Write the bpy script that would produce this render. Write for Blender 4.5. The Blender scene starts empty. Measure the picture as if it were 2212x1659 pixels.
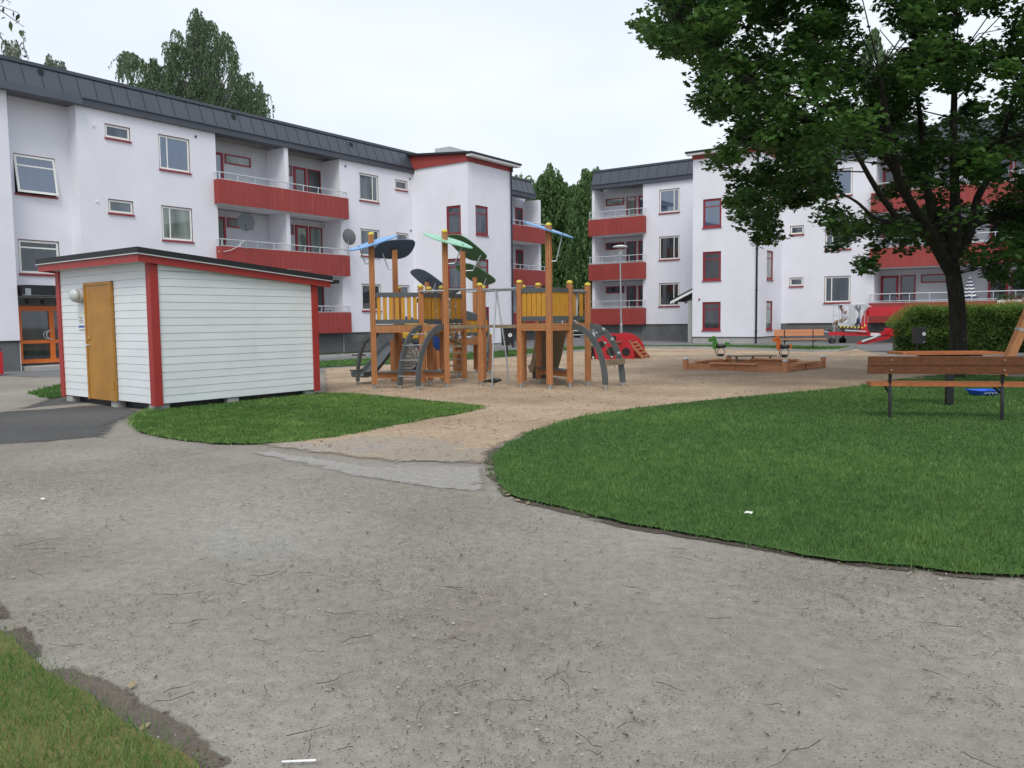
import bpy, math, random
import numpy as np
from mathutils import Vector, Matrix, noise
from mathutils.geometry import delaunay_2d_cdt
random.seed(7); RNG = np.random.default_rng(7)
scene = bpy.context.scene
COL = scene.collection
# ------------------------------------------------------------------ camera
FPX, PITCH, ROLL, EYE, YAW = 1793.0, 0.0763, 0.0111, 1.31, math.radians(35)
cam_d = bpy.data.cameras.new('camera'); cam = bpy.data.objects.new('camera', cam_d); COL.objects.link(cam)
cam_d.sensor_width = 36; cam_d.lens = 36 * FPX / 2212; cam_d.clip_end = 3000; cam_d.clip_start = .05
_f = Vector((0, math.cos(PITCH), -math.sin(PITCH))); _u0 = Vector((0, math.sin(PITCH), math.cos(PITCH))); _r0 = Vector((1, 0, 0))
_r = _r0 * math.cos(ROLL) - _u0 * math.sin(ROLL)
_u = _r0 * math.sin(ROLL) + _u0 * math.cos(ROLL)
_m = Matrix((_r, _u, -_f)).transposed().to_4x4()
cam.matrix_world = Matrix.Translation((0, 0, EYE)) @ Matrix.Rotation(YAW, 4, 'Z') @ _m
scene.camera = cam
# ------------------------------------------------------------------ light
SUN_EL = math.radians(52); SUN_V = Vector((.55, -.83, 0)).normalized(); SUN_AZ = math.atan2(SUN_V.x, SUN_V.y)
w = bpy.data.worlds.new('World'); scene.world = w; w.use_nodes = True
nt = w.node_tree; nt.nodes.clear()
def N(nt, t, **k):
    n = nt.nodes.new(t)
    for a, b in k.items():
        if a.startswith('i_'): n.inputs[a[2:].replace('_', ' ')].default_value = b
        else: setattr(n, a, b)
    return n
sky = N(nt, 'ShaderNodeTexSky', sky_type='NISHITA'); sky.sun_disc = False
sky.sun_elevation = SUN_EL; sky.sun_rotation = SUN_AZ; sky.air_density = 1.3; sky.dust_density = 3
tc = N(nt, 'ShaderNodeTexCoord'); mp = N(nt, 'ShaderNodeMapping'); mp.inputs['Scale'].default_value = (1, 1, 2.6)
nz = N(nt, 'ShaderNodeTexNoise'); nz.inputs['Scale'].default_value = 1.6; nz.inputs['Detail'].default_value = 3; nz.inputs['Roughness'].default_value = .45
cr = N(nt, 'ShaderNodeValToRGB'); cr.color_ramp.elements[0].position = .30; cr.color_ramp.elements[1].position = .60
cr.color_ramp.elements[0].color = (5.0, 5.8, 7.3, 1); cr.color_ramp.elements[1].color = (7.0, 7.4, 7.9, 1)
mx = N(nt, 'ShaderNodeMixRGB'); mx.inputs[0].default_value = .93
bg = N(nt, 'ShaderNodeBackground'); bg.inputs['Strength'].default_value = .105
out = N(nt, 'ShaderNodeOutputWorld')
L = nt.links.new
L(tc.outputs['Generated'], mp.inputs['Vector']); L(mp.outputs[0], nz.inputs['Vector']); L(nz.outputs[0], cr.inputs[0])
L(sky.outputs[0], mx.inputs[1]); L(cr.outputs[0], mx.inputs[2]); L(mx.outputs[0], bg.inputs['Color']); L(bg.outputs[0], out.inputs['Surface'])
sd = bpy.data.lights.new('sun', 'SUN'); sd.energy = 1.3; sd.angle = math.radians(25); sd.color = (1, .96, .9)
so = bpy.data.objects.new('sun', sd); COL.objects.link(so)
so.rotation_euler = (-(SUN_V * math.cos(SUN_EL) + Vector((0, 0, math.sin(SUN_EL))))).to_track_quat('-Z', 'Y').to_euler()
scene.view_settings.view_transform = 'Standard'; scene.view_settings.look = 'None'
scene.view_settings.exposure = 0.42; scene.view_settings.gamma = 1
# ------------------------------------------------------------------ photo measuring helpers (pixel of the photo -> point in the place)
def ray(x, y):
    a = (x - 1106) / FPX; b = -(y - 829.5) / FPX
    v = _r0 * 0 + Matrix.Rotation(YAW, 3, 'Z') @ (_f + _r * a + _u * b)
    return v
def hgt(x, y):
    def ss(t): t = max(0, min(1, t)); return t * t * (3 - 2 * t)
    return -.24 * ss((-x - 19) / 8) * (1 - ss((y - 36) / 8))
def G(x, y, z=0):
    r = ray(x, y); t = (z - EYE) / r.z
    for _ in range(4):
        p = r * t; t = (z + hgt(p.x, p.y) - EYE) / r.z
    p = r * t; return Vector((p.x, p.y, z + hgt(p.x, p.y)))
def PXc(x, y, c): r = ray(x, y); p = r * (c / r.x); return Vector((p.x, p.y, p.z + EYE))
def PYc(x, y, c): r = ray(x, y); p = r * (c / r.y); return Vector((p.x, p.y, p.z + EYE))
FW = Vector((-.5736, .8192, 0)); RT = Vector((.8192, .5736, 0))
def DP(x, y, d):
    r = ray(x, y); p = r * (d / (r.x * FW.x + r.y * FW.y)); return Vector((p.x, p.y, p.z + EYE))
def proj(X, Y, Z):
    dx, dy = X * .8192 + Y * .5736, -X * .5736 + Y * .8192
    z = Z - EYE; cp, sp = math.cos(PITCH), math.sin(PITCH); yf = dy * cp - z * sp; zu = dy * sp + z * cp
    c, s = math.cos(ROLL), math.sin(ROLL)
    return 1106 + FPX * (dx * c - zu * s) / yf, 829.5 - FPX * (dx * s + zu * c) / yf
def zm(x0, y0, s): return lambda X, Y: ((x0 + X / s) / 1.6492, (y0 + Y / s) / 1.6492)
# ------------------------------------------------------------------ materials
MATS = {}
def mat(name, col, rough=.6, var=.12, vs=4, bump=0, bs=60, spec=.5, metal=0, dirt=None, detail=4, stretch=None, ior=1.5, col2=None):
    m = bpy.data.materials.new(name); m.use_nodes = True; t = m.node_tree; b = t.nodes['Principled BSDF']; l = t.links.new
    b.inputs['Roughness'].default_value = rough; b.inputs['Metallic'].default_value = metal; b.inputs['IOR'].default_value = ior
    b.inputs['Specular IOR Level'].default_value = spec
    tc = N(t, 'ShaderNodeTexCoord'); src = tc.outputs['Object']
    if stretch:
        mp = N(t, 'ShaderNodeMapping'); mp.inputs['Scale'].default_value = stretch; l(src, mp.inputs['Vector']); src = mp.outputs[0]
    n = N(t, 'ShaderNodeTexNoise'); n.inputs['Scale'].default_value = vs; n.inputs['Detail'].default_value = detail; l(src, n.inputs['Vector'])
    r = N(t, 'ShaderNodeValToRGB'); c2 = col2 or [c * (1 - var) for c in col]
    r.color_ramp.elements[0].color = (*c2, 1); r.color_ramp.elements[1].color = (*[min(1, c * (1 + var * .5)) for c in col], 1)
    r.color_ramp.elements[0].position = .3; r.color_ramp.elements[1].position = .7
    l(n.outputs[0], r.inputs[0]); c = r.outputs[0]
    if dirt:
        n2 = N(t, 'ShaderNodeTexNoise'); n2.inputs['Scale'].default_value = dirt[1]; n2.inputs['Detail'].default_value = 6
        mp2 = N(t, 'ShaderNodeMapping'); mp2.inputs['Scale'].default_value = dirt[4] if len(dirt) > 4 else (1, 1, 1); l(tc.outputs['Object'], mp2.inputs['Vector']); l(mp2.outputs[0], n2.inputs['Vector'])
        r2 = N(t, 'ShaderNodeValToRGB'); r2.color_ramp.elements[0].position = dirt[2]; r2.color_ramp.elements[1].position = dirt[2] + .18; l(n2.outputs[0], r2.inputs[0])
        r2.color_ramp.elements[1].color = (dirt[3],) * 3 + (1,)
        x = N(t, 'ShaderNodeMixRGB'); x.inputs[2].default_value = (*dirt[0], 1); l(r2.outputs[0], x.inputs[0]); l(c, x.inputs[1]); c = x.outputs[0]
    l(c, b.inputs['Base Color'])
    if bump:
        n3 = N(t, 'ShaderNodeTexNoise'); n3.inputs['Scale'].default_value = bs; n3.inputs['Detail'].default_value = 5; l(src, n3.inputs['Vector'])
        bp = N(t, 'ShaderNodeBump'); bp.inputs['Strength'].default_value = bump; bp.inputs['Distance'].default_value = .02; l(n3.outputs[0], bp.inputs['Height']); l(bp.outputs[0], b.inputs['Normal'])
    MATS[name] = m; return m
def leafmat(name, c1, c2, trans=.35, rough=.5):
    m = bpy.data.materials.new(name); m.use_nodes = True; t = m.node_tree; b = t.nodes['Principled BSDF']; l = t.links.new
    a = N(t, 'ShaderNodeAttribute', attribute_name='v'); r = N(t, 'ShaderNodeMixRGB'); r.inputs[1].default_value = (*c1, 1); r.inputs[2].default_value = (*c2, 1)
    l(a.outputs['Fac'], r.inputs[0]); l(r.outputs[0], b.inputs['Base Color']); b.inputs['Roughness'].default_value = rough; b.inputs['Specular IOR Level'].default_value = .25
    tr = N(t, 'ShaderNodeBsdfTranslucent'); l(r.outputs[0], tr.inputs['Color']); ms = N(t, 'ShaderNodeMixShader'); ms.inputs[0].default_value = trans
    l(b.outputs[0], ms.inputs[1]); l(tr.outputs[0], ms.inputs[2]); l(ms.outputs[0], t.nodes['Material Output'].inputs['Surface'])
    return m
plaster = mat('plaster_white', (.82, .82, .872), .85, .05, .7, .35, 45, .2, dirt=((.72, .72, .755), 2.2, .55, .22, (1, 1, .2)))

plinth_m = mat('plinth_grey', (.155, .16, .16), .9, .18, 1.5, .9, 22, .2, dirt=((.09, .09, .085), 1.2, .6, .6))
concrete = mat('concrete_light', (.42, .42, .40), .9, .12, 3, .5, 40, .2, dirt=((.25, .25, .23), 4, .58, .5))
roofmetal = mat('roof_sheet_dark', (.062, .072, .090), .42, .12, .8, .05, 8, .5)
roofblack = mat('roof_felt_black', (.015, .016, .018), .6, .2, 5, .3, 60)
redboard = mat('red_board', (.33, .056, .048), .6, .10, 1.1, .15, 40, .35, dirt=((.48, .16, .13), 9, .60, .55, (1, 1, .08)), stretch=(1, 1, .35))
redframe = mat('red_frame', (.30, .018, .030), .45, .08, 5, 0)
whiteframe = mat('white_frame', (.88, .90, .84), .4, .05, 5, 0)
panelgrey = mat('loggia_panel', (.58, .60, .63), .7, .05, 2, .1, 30)
alu = mat('aluminium_rail', (.66, .70, .72), .38, .06, 8, 0, metal=.45)
steel = mat('galvanised_steel', (.42, .45, .47), .42, .12, 14, .05, 60, metal=.6)
pipeblack = mat('pipe_black', (.010, .012, .025), .4, .1, 5)
orange = mat('door_orange', (.72, .17, .025), .4, .06, 4)
ochre = mat('door_ochre', (.43, .205, .030), .5, .14, 3, .1, 60, dirt=((.24, .11, .02), 9, .58, .5))
siding = mat('siding_white', (.75, .78, .78), .55, .05, 1.5, .06, 50, .4, dirt=((.60, .63, .61), 2.5, .6, .4), stretch=(1, 1, 3))
shedred = mat('shed_red', (.36, .032, .026), .5, .08, 3, .05, 30)
wood = mat('play_wood', (.47, .205, .082), .6, .22, 7, .25, 50, .4, stretch=(6, 6, .8), dirt=((.30, .12, .055), 12, .62, .5))
woodh = mat('bench_wood', (.42, .135, .045), .55, .25, 5, .25, 40, .4, stretch=(3, 3, 8), dirt=((.20, .06, .02), 14, .64, .7))
woodgrey = mat('weathered_wood', (.27, .215, .14), .8, .25, 8, .3, 60, .3)
sandwood = mat('sandbox_wood', (.56, .255, .13), .7, .2, 6, .2, 50, .3, stretch=(2, 2, 8))
slaty = mat('yellow_slat', (.56, .275, .028), .55, .14, 6, .1, 40, stretch=(4, 4, 1))
capy = mat('yellow_cap', (.70, .55, .06), .35, .05, 6)
dgrey = mat('play_dark_grey', (.092, .105, .108), .5, .12, 6, .08, 40)
leafb = mat('leaf_blue', (.17, .38, .70), .4, .06, 5, dirt=((.5, .5, .45), 16, .68, .35))
leafdb = mat('leaf_blue_dark', (.075, .13, .22), .4, .08, 5)
leafg = mat('leaf_green_light', (.30, .62, .44), .4, .06, 5)
leafdg = mat('leaf_green_dark', (.055, .17, .085), .4, .08, 5)
slidem = mat('slide_plastic', (.20, .165, .115), .45, .1, 3)
tubey = mat('tunnel_yellow', (.66, .42, .04), .35, .06, 4)
blueM = mat('plastic_blue', (.03, .10, .36), .35, .08, 4)
navy = mat('panel_navy', (.03, .028, .10), .45, .08, 4)
mazegrey = mat('maze_grey', (.38, .37, .34), .5, .1, 6)
rope = mat('rope_grey', (.12, .13, .12), .8, .2, 30)
ballm = mat('rope_ball', (.36, .38, .40), .45, .08, 10)
ladyred = mat('ladybird_red', (.56, .020, .030), .4, .08, 3)
ladyblk = mat('ladybird_black', (.020, .018, .018), .45, .1, 3)
green_p = mat('horse_green', (.055, .25, .035), .4, .08, 5)
orange_p = mat('dragon_orange', (.80, .17, .02), .4, .06, 5)
black_m = mat('black_plastic', (.012, .013, .015), .4, .2, 6)
rubber = mat('rubber', (.02, .02, .02), .8, .2, 10)
liftred = mat('lift_red', (.52, .02, .028), .4, .1, 4)
liftgrey = mat('lift_grey', (.52, .55, .55), .5, .1, 4)
white_m = mat('white_paint', (.80, .80, .78), .5, .05, 5)
yellow_m = mat('yellow_paint', (.75, .62, .06), .5, .05, 5)
skin = mat('skin', (.34, .19, .125), .6, .08, 8)
hairm = mat('hair_dark', (.02, .014, .01), .6, .2, 20)
shirt = mat('shirt_white', (.72, .70, .78), .8, .08, 8)
khaki = mat('khaki', (.26, .22, .15), .8, .15, 8)
dish_m = mat('dish_grey', (.075, .085, .10), .8, .1, 5, spec=.15)
bark = mat('bark_maple', (.036, .034, .028), .9, .4, 6, 1.0, 18, .2, stretch=(3, 3, .6), dirt=((.12, .125, .11), 7, .62, .7))
birchbark = mat('bark_birch', (.45, .44, .40), .8, .3, 5, .3, 20, .2, dirt=((.05, .05, .045), 3, .6, 1))
twigm = mat('twig_brown', (.10, .072, .050), .9, .3, 20)
beak = mat('beak', (.5, .3, .05), .5, .05, 5)
lampglass = mat('lamp_glass', (.55, .58, .58), .15, .05, 5)
def glass(name, base, ior=1.8, rough=.03, col2=None):
    m = mat(name, base, rough, .25, 1.1, 0, 10, .5, ior=ior, detail=3, col2=col2, stretch=(2.2, 2.2, .45)); b = m.node_tree.nodes['Principled BSDF']
    b.inputs['Coat Weight'].default_value = .3; b.inputs['Coat Roughness'].default_value = .02; return m
g_dark = glass('pane_dark', (.045, .055, .060), col2=(.008, .010, .012)); g_blue = glass('pane_blind', (.11, .14, .17), col2=(.035, .045, .06)); g_pale = glass('pane_curtain', (.24, .28, .25), col2=(.09, .12, .10)); g_sky = glass('pane_sky_painted', (.045, .085, .16), 2.4)  # g_sky: the blue sky reflection is painted into the base colour
# ground materials
def groundmat(name, c1, c2, speck, spden=.62, sps=38, rough=.95, bump=.5, bs=90, big=.35, patch=None, patchpos=.55, fade=False):
    m = bpy.data.materials.new(name); m.use_nodes = True; t = m.node_tree; b = t.nodes['Principled BSDF']; l = t.links.new
    b.inputs['Roughness'].default_value = rough; b.inputs['Specular IOR Level'].default_value = .25
    tc = N(t, 'ShaderNodeTexCoord').outputs['Object']
    def nz(s, d=5, r=.55, sc=None):
        n = N(t, 'ShaderNodeTexNoise'); n.inputs['Scale'].default_value = s; n.inputs['Detail'].default_value = d; n.inputs['Roughness'].default_value = r
        if sc: mp = N(t, 'ShaderNodeMapping'); mp.inputs['Scale'].default_value = sc; l(tc, mp.inputs['Vector']); l(mp.outputs[0], n.inputs['Vector'])
        else: l(tc, n.inputs['Vector'])
        return n.outputs[0]
    def ramp(i, p0, p1, a=(0, 0, 0), b_=(1, 1, 1)):
        r = N(t, 'ShaderNodeValToRGB'); r.color_ramp.elements[0].position = p0; r.color_ramp.elements[1].position = p1
        r.color_ramp.elements[0].color = (*a, 1); r.color_ramp.elements[1].color = (*b_, 1); l(i, r.inputs[0]); return r.outputs[0]
    def mixc(f, a, b_, blend='MIX'):
        x = N(t, 'ShaderNodeMixRGB', blend_type=blend)
        for s, v in ((0, f), (1, a), (2, b_)):
            if isinstance(v, (int, float)): x.inputs[s].default_value = v
            elif isinstance(v, tuple): x.inputs[s].default_value = (*v, 1)
            else: l(v, x.inputs[s])
        return x.outputs[0]
    c = ramp(nz(big, 6, .6), .35, .65, c1, c2)
    if patch: c = mixc(ramp(nz(.55, 7, .62), patchpos, patchpos + .12), c, patch)
    c = mixc(.55, c, ramp(nz(14, 6, .7), .3, .7, (.62,) * 3, (1.25,) * 3), 'MULTIPLY')
    c = mixc(.5, c, ramp(nz(bs, 3, .8), .3, .7, (.5,) * 3, (1.45,) * 3), 'MULTIPLY')
    v = N(t, 'ShaderNodeTexVoronoi'); v.inputs['Scale'].default_value = sps; v.inputs['Randomness'].default_value = 1
    mp = N(t, 'ShaderNodeMapping'); mp.inputs['Rotation'].default_value = (0, 0, .7); l(tc, mp.inputs['Vector']); l(mp.outputs[0], v.inputs['Vector'])
    f1 = ramp(v.outputs['Distance'], .10, .22, (1, 1, 1), (0, 0, 0)); f2 = ramp(nz(2.2, 4, .6), spden - .12, spden + .1)
    c = mixc(mixc(1.0, f1, f2, 'MULTIPLY'), c, speck)
    l(c, b.inputs['Base Color'])
    bp = N(t, 'ShaderNodeBump'); bp.inputs['Strength'].default_value = bump; bp.inputs['Distance'].default_value = .012; l(mixc(.5, nz(bs, 4, .8), nz(bs * .25, 4, .7)), bp.inputs['Height']); l(bp.outputs[0], b.inputs['Normal'])
    if fade:      # ragged, thinning edge: the layer peters out over what lies below it
        at = N(t, 'ShaderNodeAttribute', attribute_name='e'); md = N(t, 'ShaderNodeMath', operation='ADD'); l(mixc(.45, nz(7, 5, .7), nz(60, 2, .7)), md.inputs[0]); l(at.outputs['Fac'], md.inputs[1])
        tr = N(t, 'ShaderNodeBsdfTransparent'); ms = N(t, 'ShaderNodeMixShader'); l(ramp(md.outputs[0], .72, .86), ms.inputs[0]); l(tr.outputs[0], ms.inputs[1]); l(b.outputs[0], ms.inputs[2]); l(ms.outputs[0], t.nodes['Material Output'].inputs['Surface'])
    return m, t, c, b, ramp, nz, mixc, tc
path_m = groundmat('path_gritty_asphalt', (.245, .220, .182), (.335, .313, .270), (.07, .050, .036), .44, 46, patch=(.305, .298, .270), patchpos=.60, big=.5, bs=130, bump=.7)[0]
asph_m = groundmat('asphalt_dark', (.078, .077, .074), (.115, .113, .108), (.12, .115, .10), .6, 40, bump=.4, fade=True)[0]
asph2_m = groundmat('asphalt_grey', (.17, .172, .175), (.215, .215, .212), (.10, .095, .09), .6, 30, bump=.4)[0]
sand_m = groundmat('sand', (.33, .240, .160), (.51, .390, .270), (.13, .08, .045), .34, 8, bump=1, bs=55, big=.5, patch=(.40, .29, .20), fade=True)[0]  # large dark specks paint shaded dents into the sand colour
soil_m = groundmat('soil', (.085, .068, .054), (.15, .125, .10), (.2, .17, .13), .6, 30, bump=1, bs=60, fade=True)[0]
grit_m = groundmat('sandy_grit', (.31, .26, .20), (.38, .32, .255), (.12, .09, .06), .5, 20, bump=.5, patch=(.30, .29, .27), patchpos=.5, fade=True)[0]
conc_m = groundmat('smooth_asphalt_strip', (.285, .268, .24), (.335, .318, .288), (.1, .09, .08), .66, 22, bump=.25, patch=(.36, .31, .25), patchpos=.6, fade=True)[0]
turf_m = groundmat('turf_base', (.045, .10, .020), (.065, .13, .028), (.10, .10, .03), .7, 30, bump=1, bs=50)[0]
turfdry_m = groundmat('turf_base_dry', (.09, .12, .03), (.20, .17, .07), (.2, .17, .08), .6, 30, bump=1, bs=50, big=1.2)[0]
# ------------------------------------------------------------------ mesh helpers
OFF = {}
def link(o, parent=None):
    COL.objects.link(o)
    if parent: o.parent = parent
    return o
def empty(name, loc, label, cat, group=None):
    o = bpy.data.objects.new(name, None); o.empty_display_size = .2; link(o); o.location = loc; OFF[o.name] = Vector(loc)
    o['label'] = label; o['category'] = cat
    if group: o['group'] = group
    return o
def root_off(p):
    while p.parent: p = p.parent
    return OFF.get(p.name, Vector((0, 0, 0)))
def tag(o, label=None, cat=None, group=None, kind=None):
    for k, v in (('label', label), ('category', cat), ('group', group), ('kind', kind)):
        if v: o[k] = v
    return o
class MB:
    def __init__(s): s.v = []; s.f = []; s.mi = []; s.m = 0
    def add(s, vs, fs):
        b = len(s.v); s.v += [tuple(p) for p in vs]; s.f += [[b + i for i in f] for f in fs]; s.mi += [s.m] * len(fs); return s
    def box(s, x0, x1, y0, y1, z0, z1):
        return s.hexa([(x0, y0, z0), (x1, y0, z0), (x1, y1, z0), (x0, y1, z0), (x0, y0, z1), (x1, y0, z1), (x1, y1, z1), (x0, y1, z1)])
    def hexa(s, p): return s.add(p, [(3, 2, 1, 0), (4, 5, 6, 7), (0, 1, 5, 4), (1, 2, 6, 5), (2, 3, 7, 6), (3, 0, 4, 7)])
    def bar(s, a, b, wd, ht, up=Vector((0, 0, 1))):   # box along a-b, wd sideways, ht along up
        a = Vector(a); b = Vector(b); d = (b - a).normalized(); sd = d.cross(up)
        if sd.length < 1e-4: sd = Vector((1, 0, 0))
        sd.normalize(); u = sd.cross(d).normalized(); h = []
        for p in (a, b):
            for i, j in ((-1, -1), (1, -1), (1, 1), (-1, 1)): h.append(p + sd * i * wd / 2 + u * j * ht / 2)
        return s.add(h, [(0, 1, 2, 3), (7, 6, 5, 4), (0, 4, 5, 1), (1, 5, 6, 2), (2, 6, 7, 3), (3, 7, 4, 0)])
    def tube(s, pts, r, n=8, cap=True):
        pts = [Vector(p) for p in pts]; rs = r if isinstance(r, (list, tuple)) else [r] * len(pts); b = []
        ref = None
        for i, p in enumerate(pts):
            d = (pts[min(i + 1, len(pts) - 1)] - pts[max(i - 1, 0)])
            d = d.normalized() if d.length > 1e-9 else Vector((0, 0, 1))
            if ref is None: ref = Vector((1, 0, 0)) if abs(d.x) < .8 else Vector((0, 1, 0))
            a = (ref - d * ref.dot(d)).normalized(); c = d.cross(a); ref = a
            b.append([p + (a * math.cos(2 * math.pi * k / n) + c * math.sin(2 * math.pi * k / n)) * rs[i] for k in range(n)])
        vs = [v for ring in b for v in ring]; fs = []
        for i in range(len(pts) - 1):
            for k in range(n): fs.append((i * n + k, i * n + (k + 1) % n, (i + 1) * n + (k + 1) % n, (i + 1) * n + k))
        if cap: fs.append(tuple(range(n))[::-1]); fs.append(tuple((len(pts) - 1) * n + k for k in range(n)))
        return s.add(vs, fs)
    def lathe(s, c, prof, n=16, ax=(0, 0, 1)):       # prof: list of (r, h)
        return s.tube([Vector(c) + Vector(ax) * h for r, h in prof], [max(r, 1e-4) for r, h in prof], n)
    def ball(s, c, r, n=8): return s.lathe(c, [(r * math.sin(math.pi * k / 6), -r * math.cos(math.pi * k / 6)) for k in range(7)], n)
    def ell(s, c, rx, ry, rz, n=10, k=6, rot=None):
        R = rot or Matrix.Identity(3); vs = []; fs = []
        for i in range(k + 1):
            t = math.pi * i / k
            for j in range(n):
                a = 2 * math.pi * j / n; vs.append(Vector(c) + R @ Vector((rx * math.sin(t) * math.cos(a), ry * math.sin(t) * math.sin(a), -rz * math.cos(t))))
        for i in range(k):
            for j in range(n): fs.append((i * n + j, i * n + (j + 1) % n, (i + 1) * n + (j + 1) % n, (i + 1) * n + j))
        return s.add(vs, fs)
    def plate(s, pts, nrm, th):                       # polygon extruded by th along nrm
        nrm = Vector(nrm).normalized(); a = [Vector(p) for p in pts]; n = len(a); vs = a + [p + nrm * th for p in a]
        return s.add(vs, [tuple(range(n))[::-1], tuple(range(n, 2 * n))] + [(i, (i + 1) % n, n + (i + 1) % n, n + i) for i in range(n)])
    def build(s, name, m, parent=None, smooth=False, **k):
        o3 = root_off(parent) if parent else Vector((0, 0, 0))
        me = bpy.data.meshes.new(name); me.from_pydata([(x - o3.x, y - o3.y, z - o3.z) for x, y, z in s.v], [], s.f)
        for q in (m if isinstance(m, (list, tuple)) else [m]): me.materials.append(q)
        if any(s.mi): me.polygons.foreach_set('material_index', s.mi)
        me.update()
        import bmesh
        if not k.pop('raw', False):
            bm = bmesh.new(); bm.from_mesh(me); bmesh.ops.recalc_face_normals(bm, faces=bm.faces); bm.to_mesh(me); bm.free()
        if smooth: me.shade_smooth() if hasattr(me, 'shade_smooth') else None
        o = link(bpy.data.objects.new(name, me), parent); tag(o, **k); return o
def npmesh(name, V, F, m, parent=None, attr=None, smooth=False):
    """V (n,3), F (m,k) index array"""
    o3 = root_off(parent) if parent else Vector((0, 0, 0)); V = V - np.array(o3)
    me = bpy.data.meshes.new(name); k = F.shape[1]; me.vertices.add(len(V)); me.vertices.foreach_set('co', V.astype(np.float32).ravel())
    me.loops.add(F.size); me.loops.foreach_set('vertex_index', F.astype(np.int32).ravel()); me.polygons.add(len(F))
    me.polygons.foreach_set('loop_start', np.arange(0, F.size, k, dtype=np.int32)); me.polygons.foreach_set('loop_total', np.full(len(F), k, dtype=np.int32))
    if attr is not None:
        a = me.attributes.new('v', 'FLOAT', 'POINT'); a.data.foreach_set('value', attr.astype(np.float32))
    me.update(); me.validate(); me.materials.append(m)
    if smooth: me.polygons.foreach_set('use_smooth', np.ones(len(F), dtype=bool))
    return link(bpy.data.objects.new(name, me), parent)
def sheet(name, poly, m, z=.004, step=None, disp=None, edge=0, thick=0, kind='structure', label=None, cat=None, fade=0):
    """a ground sheet: polygon (world xy) draped on the terrain; edges roughened by noise"""
    pts = []
    P = [Vector((p[0], p[1])) for p in poly]
    for i, a in enumerate(P):
        b = P[(i + 1) % len(P)]; n = max(1, int((b - a).length / (.08 if edge else 2)))
        if (b - a).length > 14: n = 8
        for k in range(n):
            q = a.lerp(b, k / n)
            if edge:
                nn = noise.noise_vector(Vector((q.x * 2.3, q.y * 2.3, 3.1))) * edge + noise.noise_vector(Vector((q.x * 9, q.y * 9, 8.1))) * edge * .5
                q = q + Vector((nn.x, nn.y))
            pts.append(q)
    nb = len(pts); edges = [(i, (i + 1) % nb) for i in range(nb)]
    if step:
        xs = [p.x for p in pts]; ys = [p.y for p in pts]
        B = np.array([(p.x, p.y) for p in pts])
        gx, gy = np.meshgrid(np.arange(min(xs), max(xs), step), np.arange(min(ys), max(ys), step)); q = np.c_[gx.ravel(), gy.ravel()] + RNG.uniform(-.2, .2, (gx.size, 2)) * step
        q = q[inside(q, B)]; pts += [Vector(a) for a in q]
    v2, e2, f2, *_ = delaunay_2d_cdt(pts, edges, [list(range(nb))], 1, 1e-5)
    vs = []
    for p in v2: vs.append((p.x, p.y, hgt(p.x, p.y) + z + (disp(p.x, p.y) if disp else 0)))
    fs = [list(f) for f in f2]
    if fade:
        B2 = np.array([(p.x, p.y) for p in pts[:nb]]); Q2 = np.array([(v[0], v[1]) for v in vs]); dist = np.full(len(Q2), 1e9)
        for c0 in range(0, nb, 200): dist = np.minimum(dist, np.sqrt(((Q2[:, None] - B2[None, c0:c0 + 200]) ** 2).sum(2)).min(1))
        ev = np.clip(dist / fade, 0, 1)
        for i_, v in enumerate(vs):
            near_ = -14 < v[0] < 7 and -6 < v[1] < 14; g_ = hgt(v[0], v[1]) + (gdisp(v[0], v[1]) - .008 if near_ else .004) + .002; vs[i_] = (v[0], v[1], g_ + (max(v[2], g_) - g_) * float(ev[i_]))
    mb = MB(); mb.add(vs, fs)
    if thick:
        b = len(mb.v); ring = []
        for p in pts[:nb]:
            mb.v.append((p.x, p.y, hgt(p.x, p.y) + z)); mb.v.append((p.x, p.y, hgt(p.x, p.y) - .02))
        for i in range(nb): j = (i + 1) % nb; mb.f.append([b + 2 * i, b + 2 * i + 1, b + 2 * j + 1, b + 2 * j]); mb.mi.append(0)
    o = mb.build(name, m); tag(o, label, cat, kind=kind)
    if fade:
        a_ = o.data.attributes.new('e', 'FLOAT', 'POINT'); a_.data.foreach_set('value', np.clip(dist / fade, 0, 1).astype(np.float32))
    for pl in o.data.polygons: pl.use_smooth = bool(step)
    return o
def inside(q, B):
    r = np.zeros(len(q), bool); n = len(B); j = n - 1
    for i in range(n):
        xi, yi, xj, yj = *B[i], *B[j]
        if yi != yj:
            c = ((yi > q[:, 1]) != (yj > q[:, 1])) & (q[:, 0] < (xj - xi) * (q[:, 1] - yi) / (yj - yi) + xi); r ^= c
        j = i
    return r
def W2(pts): return [tuple(G(*p)[:2]) for p in pts]
# ================================================================== GROUND
near = [(-16, -6), (7, -6), (7, 14), (-16, 14)]
def gdisp(x, y): return noise.noise(Vector((x * 1.1, y * 1.1, 0))) * .008
gs = MB()
xs = [-400, -120, -60, -40, -32] + [-30 + i for i in range(0, 18)] + [-12 + .5 * i for i in range(0, 40)] + [8, 14, 30, 80, 200, 400]
ys = [-300, -80, -30, -10] + [-6 + .5 * i for i in range(40)] + [14 + 1.0 * i for i in range(40)] + [54, 60, 80, 130, 260, 600]
for y in ys:
    for x in xs: gs.v.append((x, y, hgt(x, y) + (gdisp(x, y) if -14 < x < 7 and -6 < y < 14 else 0) - (.01 if x > -14 else 0)))
nx = len(xs)
for j in range(len(ys) - 1):
    for i in range(nx - 1): gs.f.append([j * nx + i, j * nx + i + 1, (j + 1) * nx + i + 1, (j + 1) * nx + i]); gs.mi.append(0)
go = gs.build('ground', path_m, kind='structure')
for p in go.data.polygons: p.use_smooth = True
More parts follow.
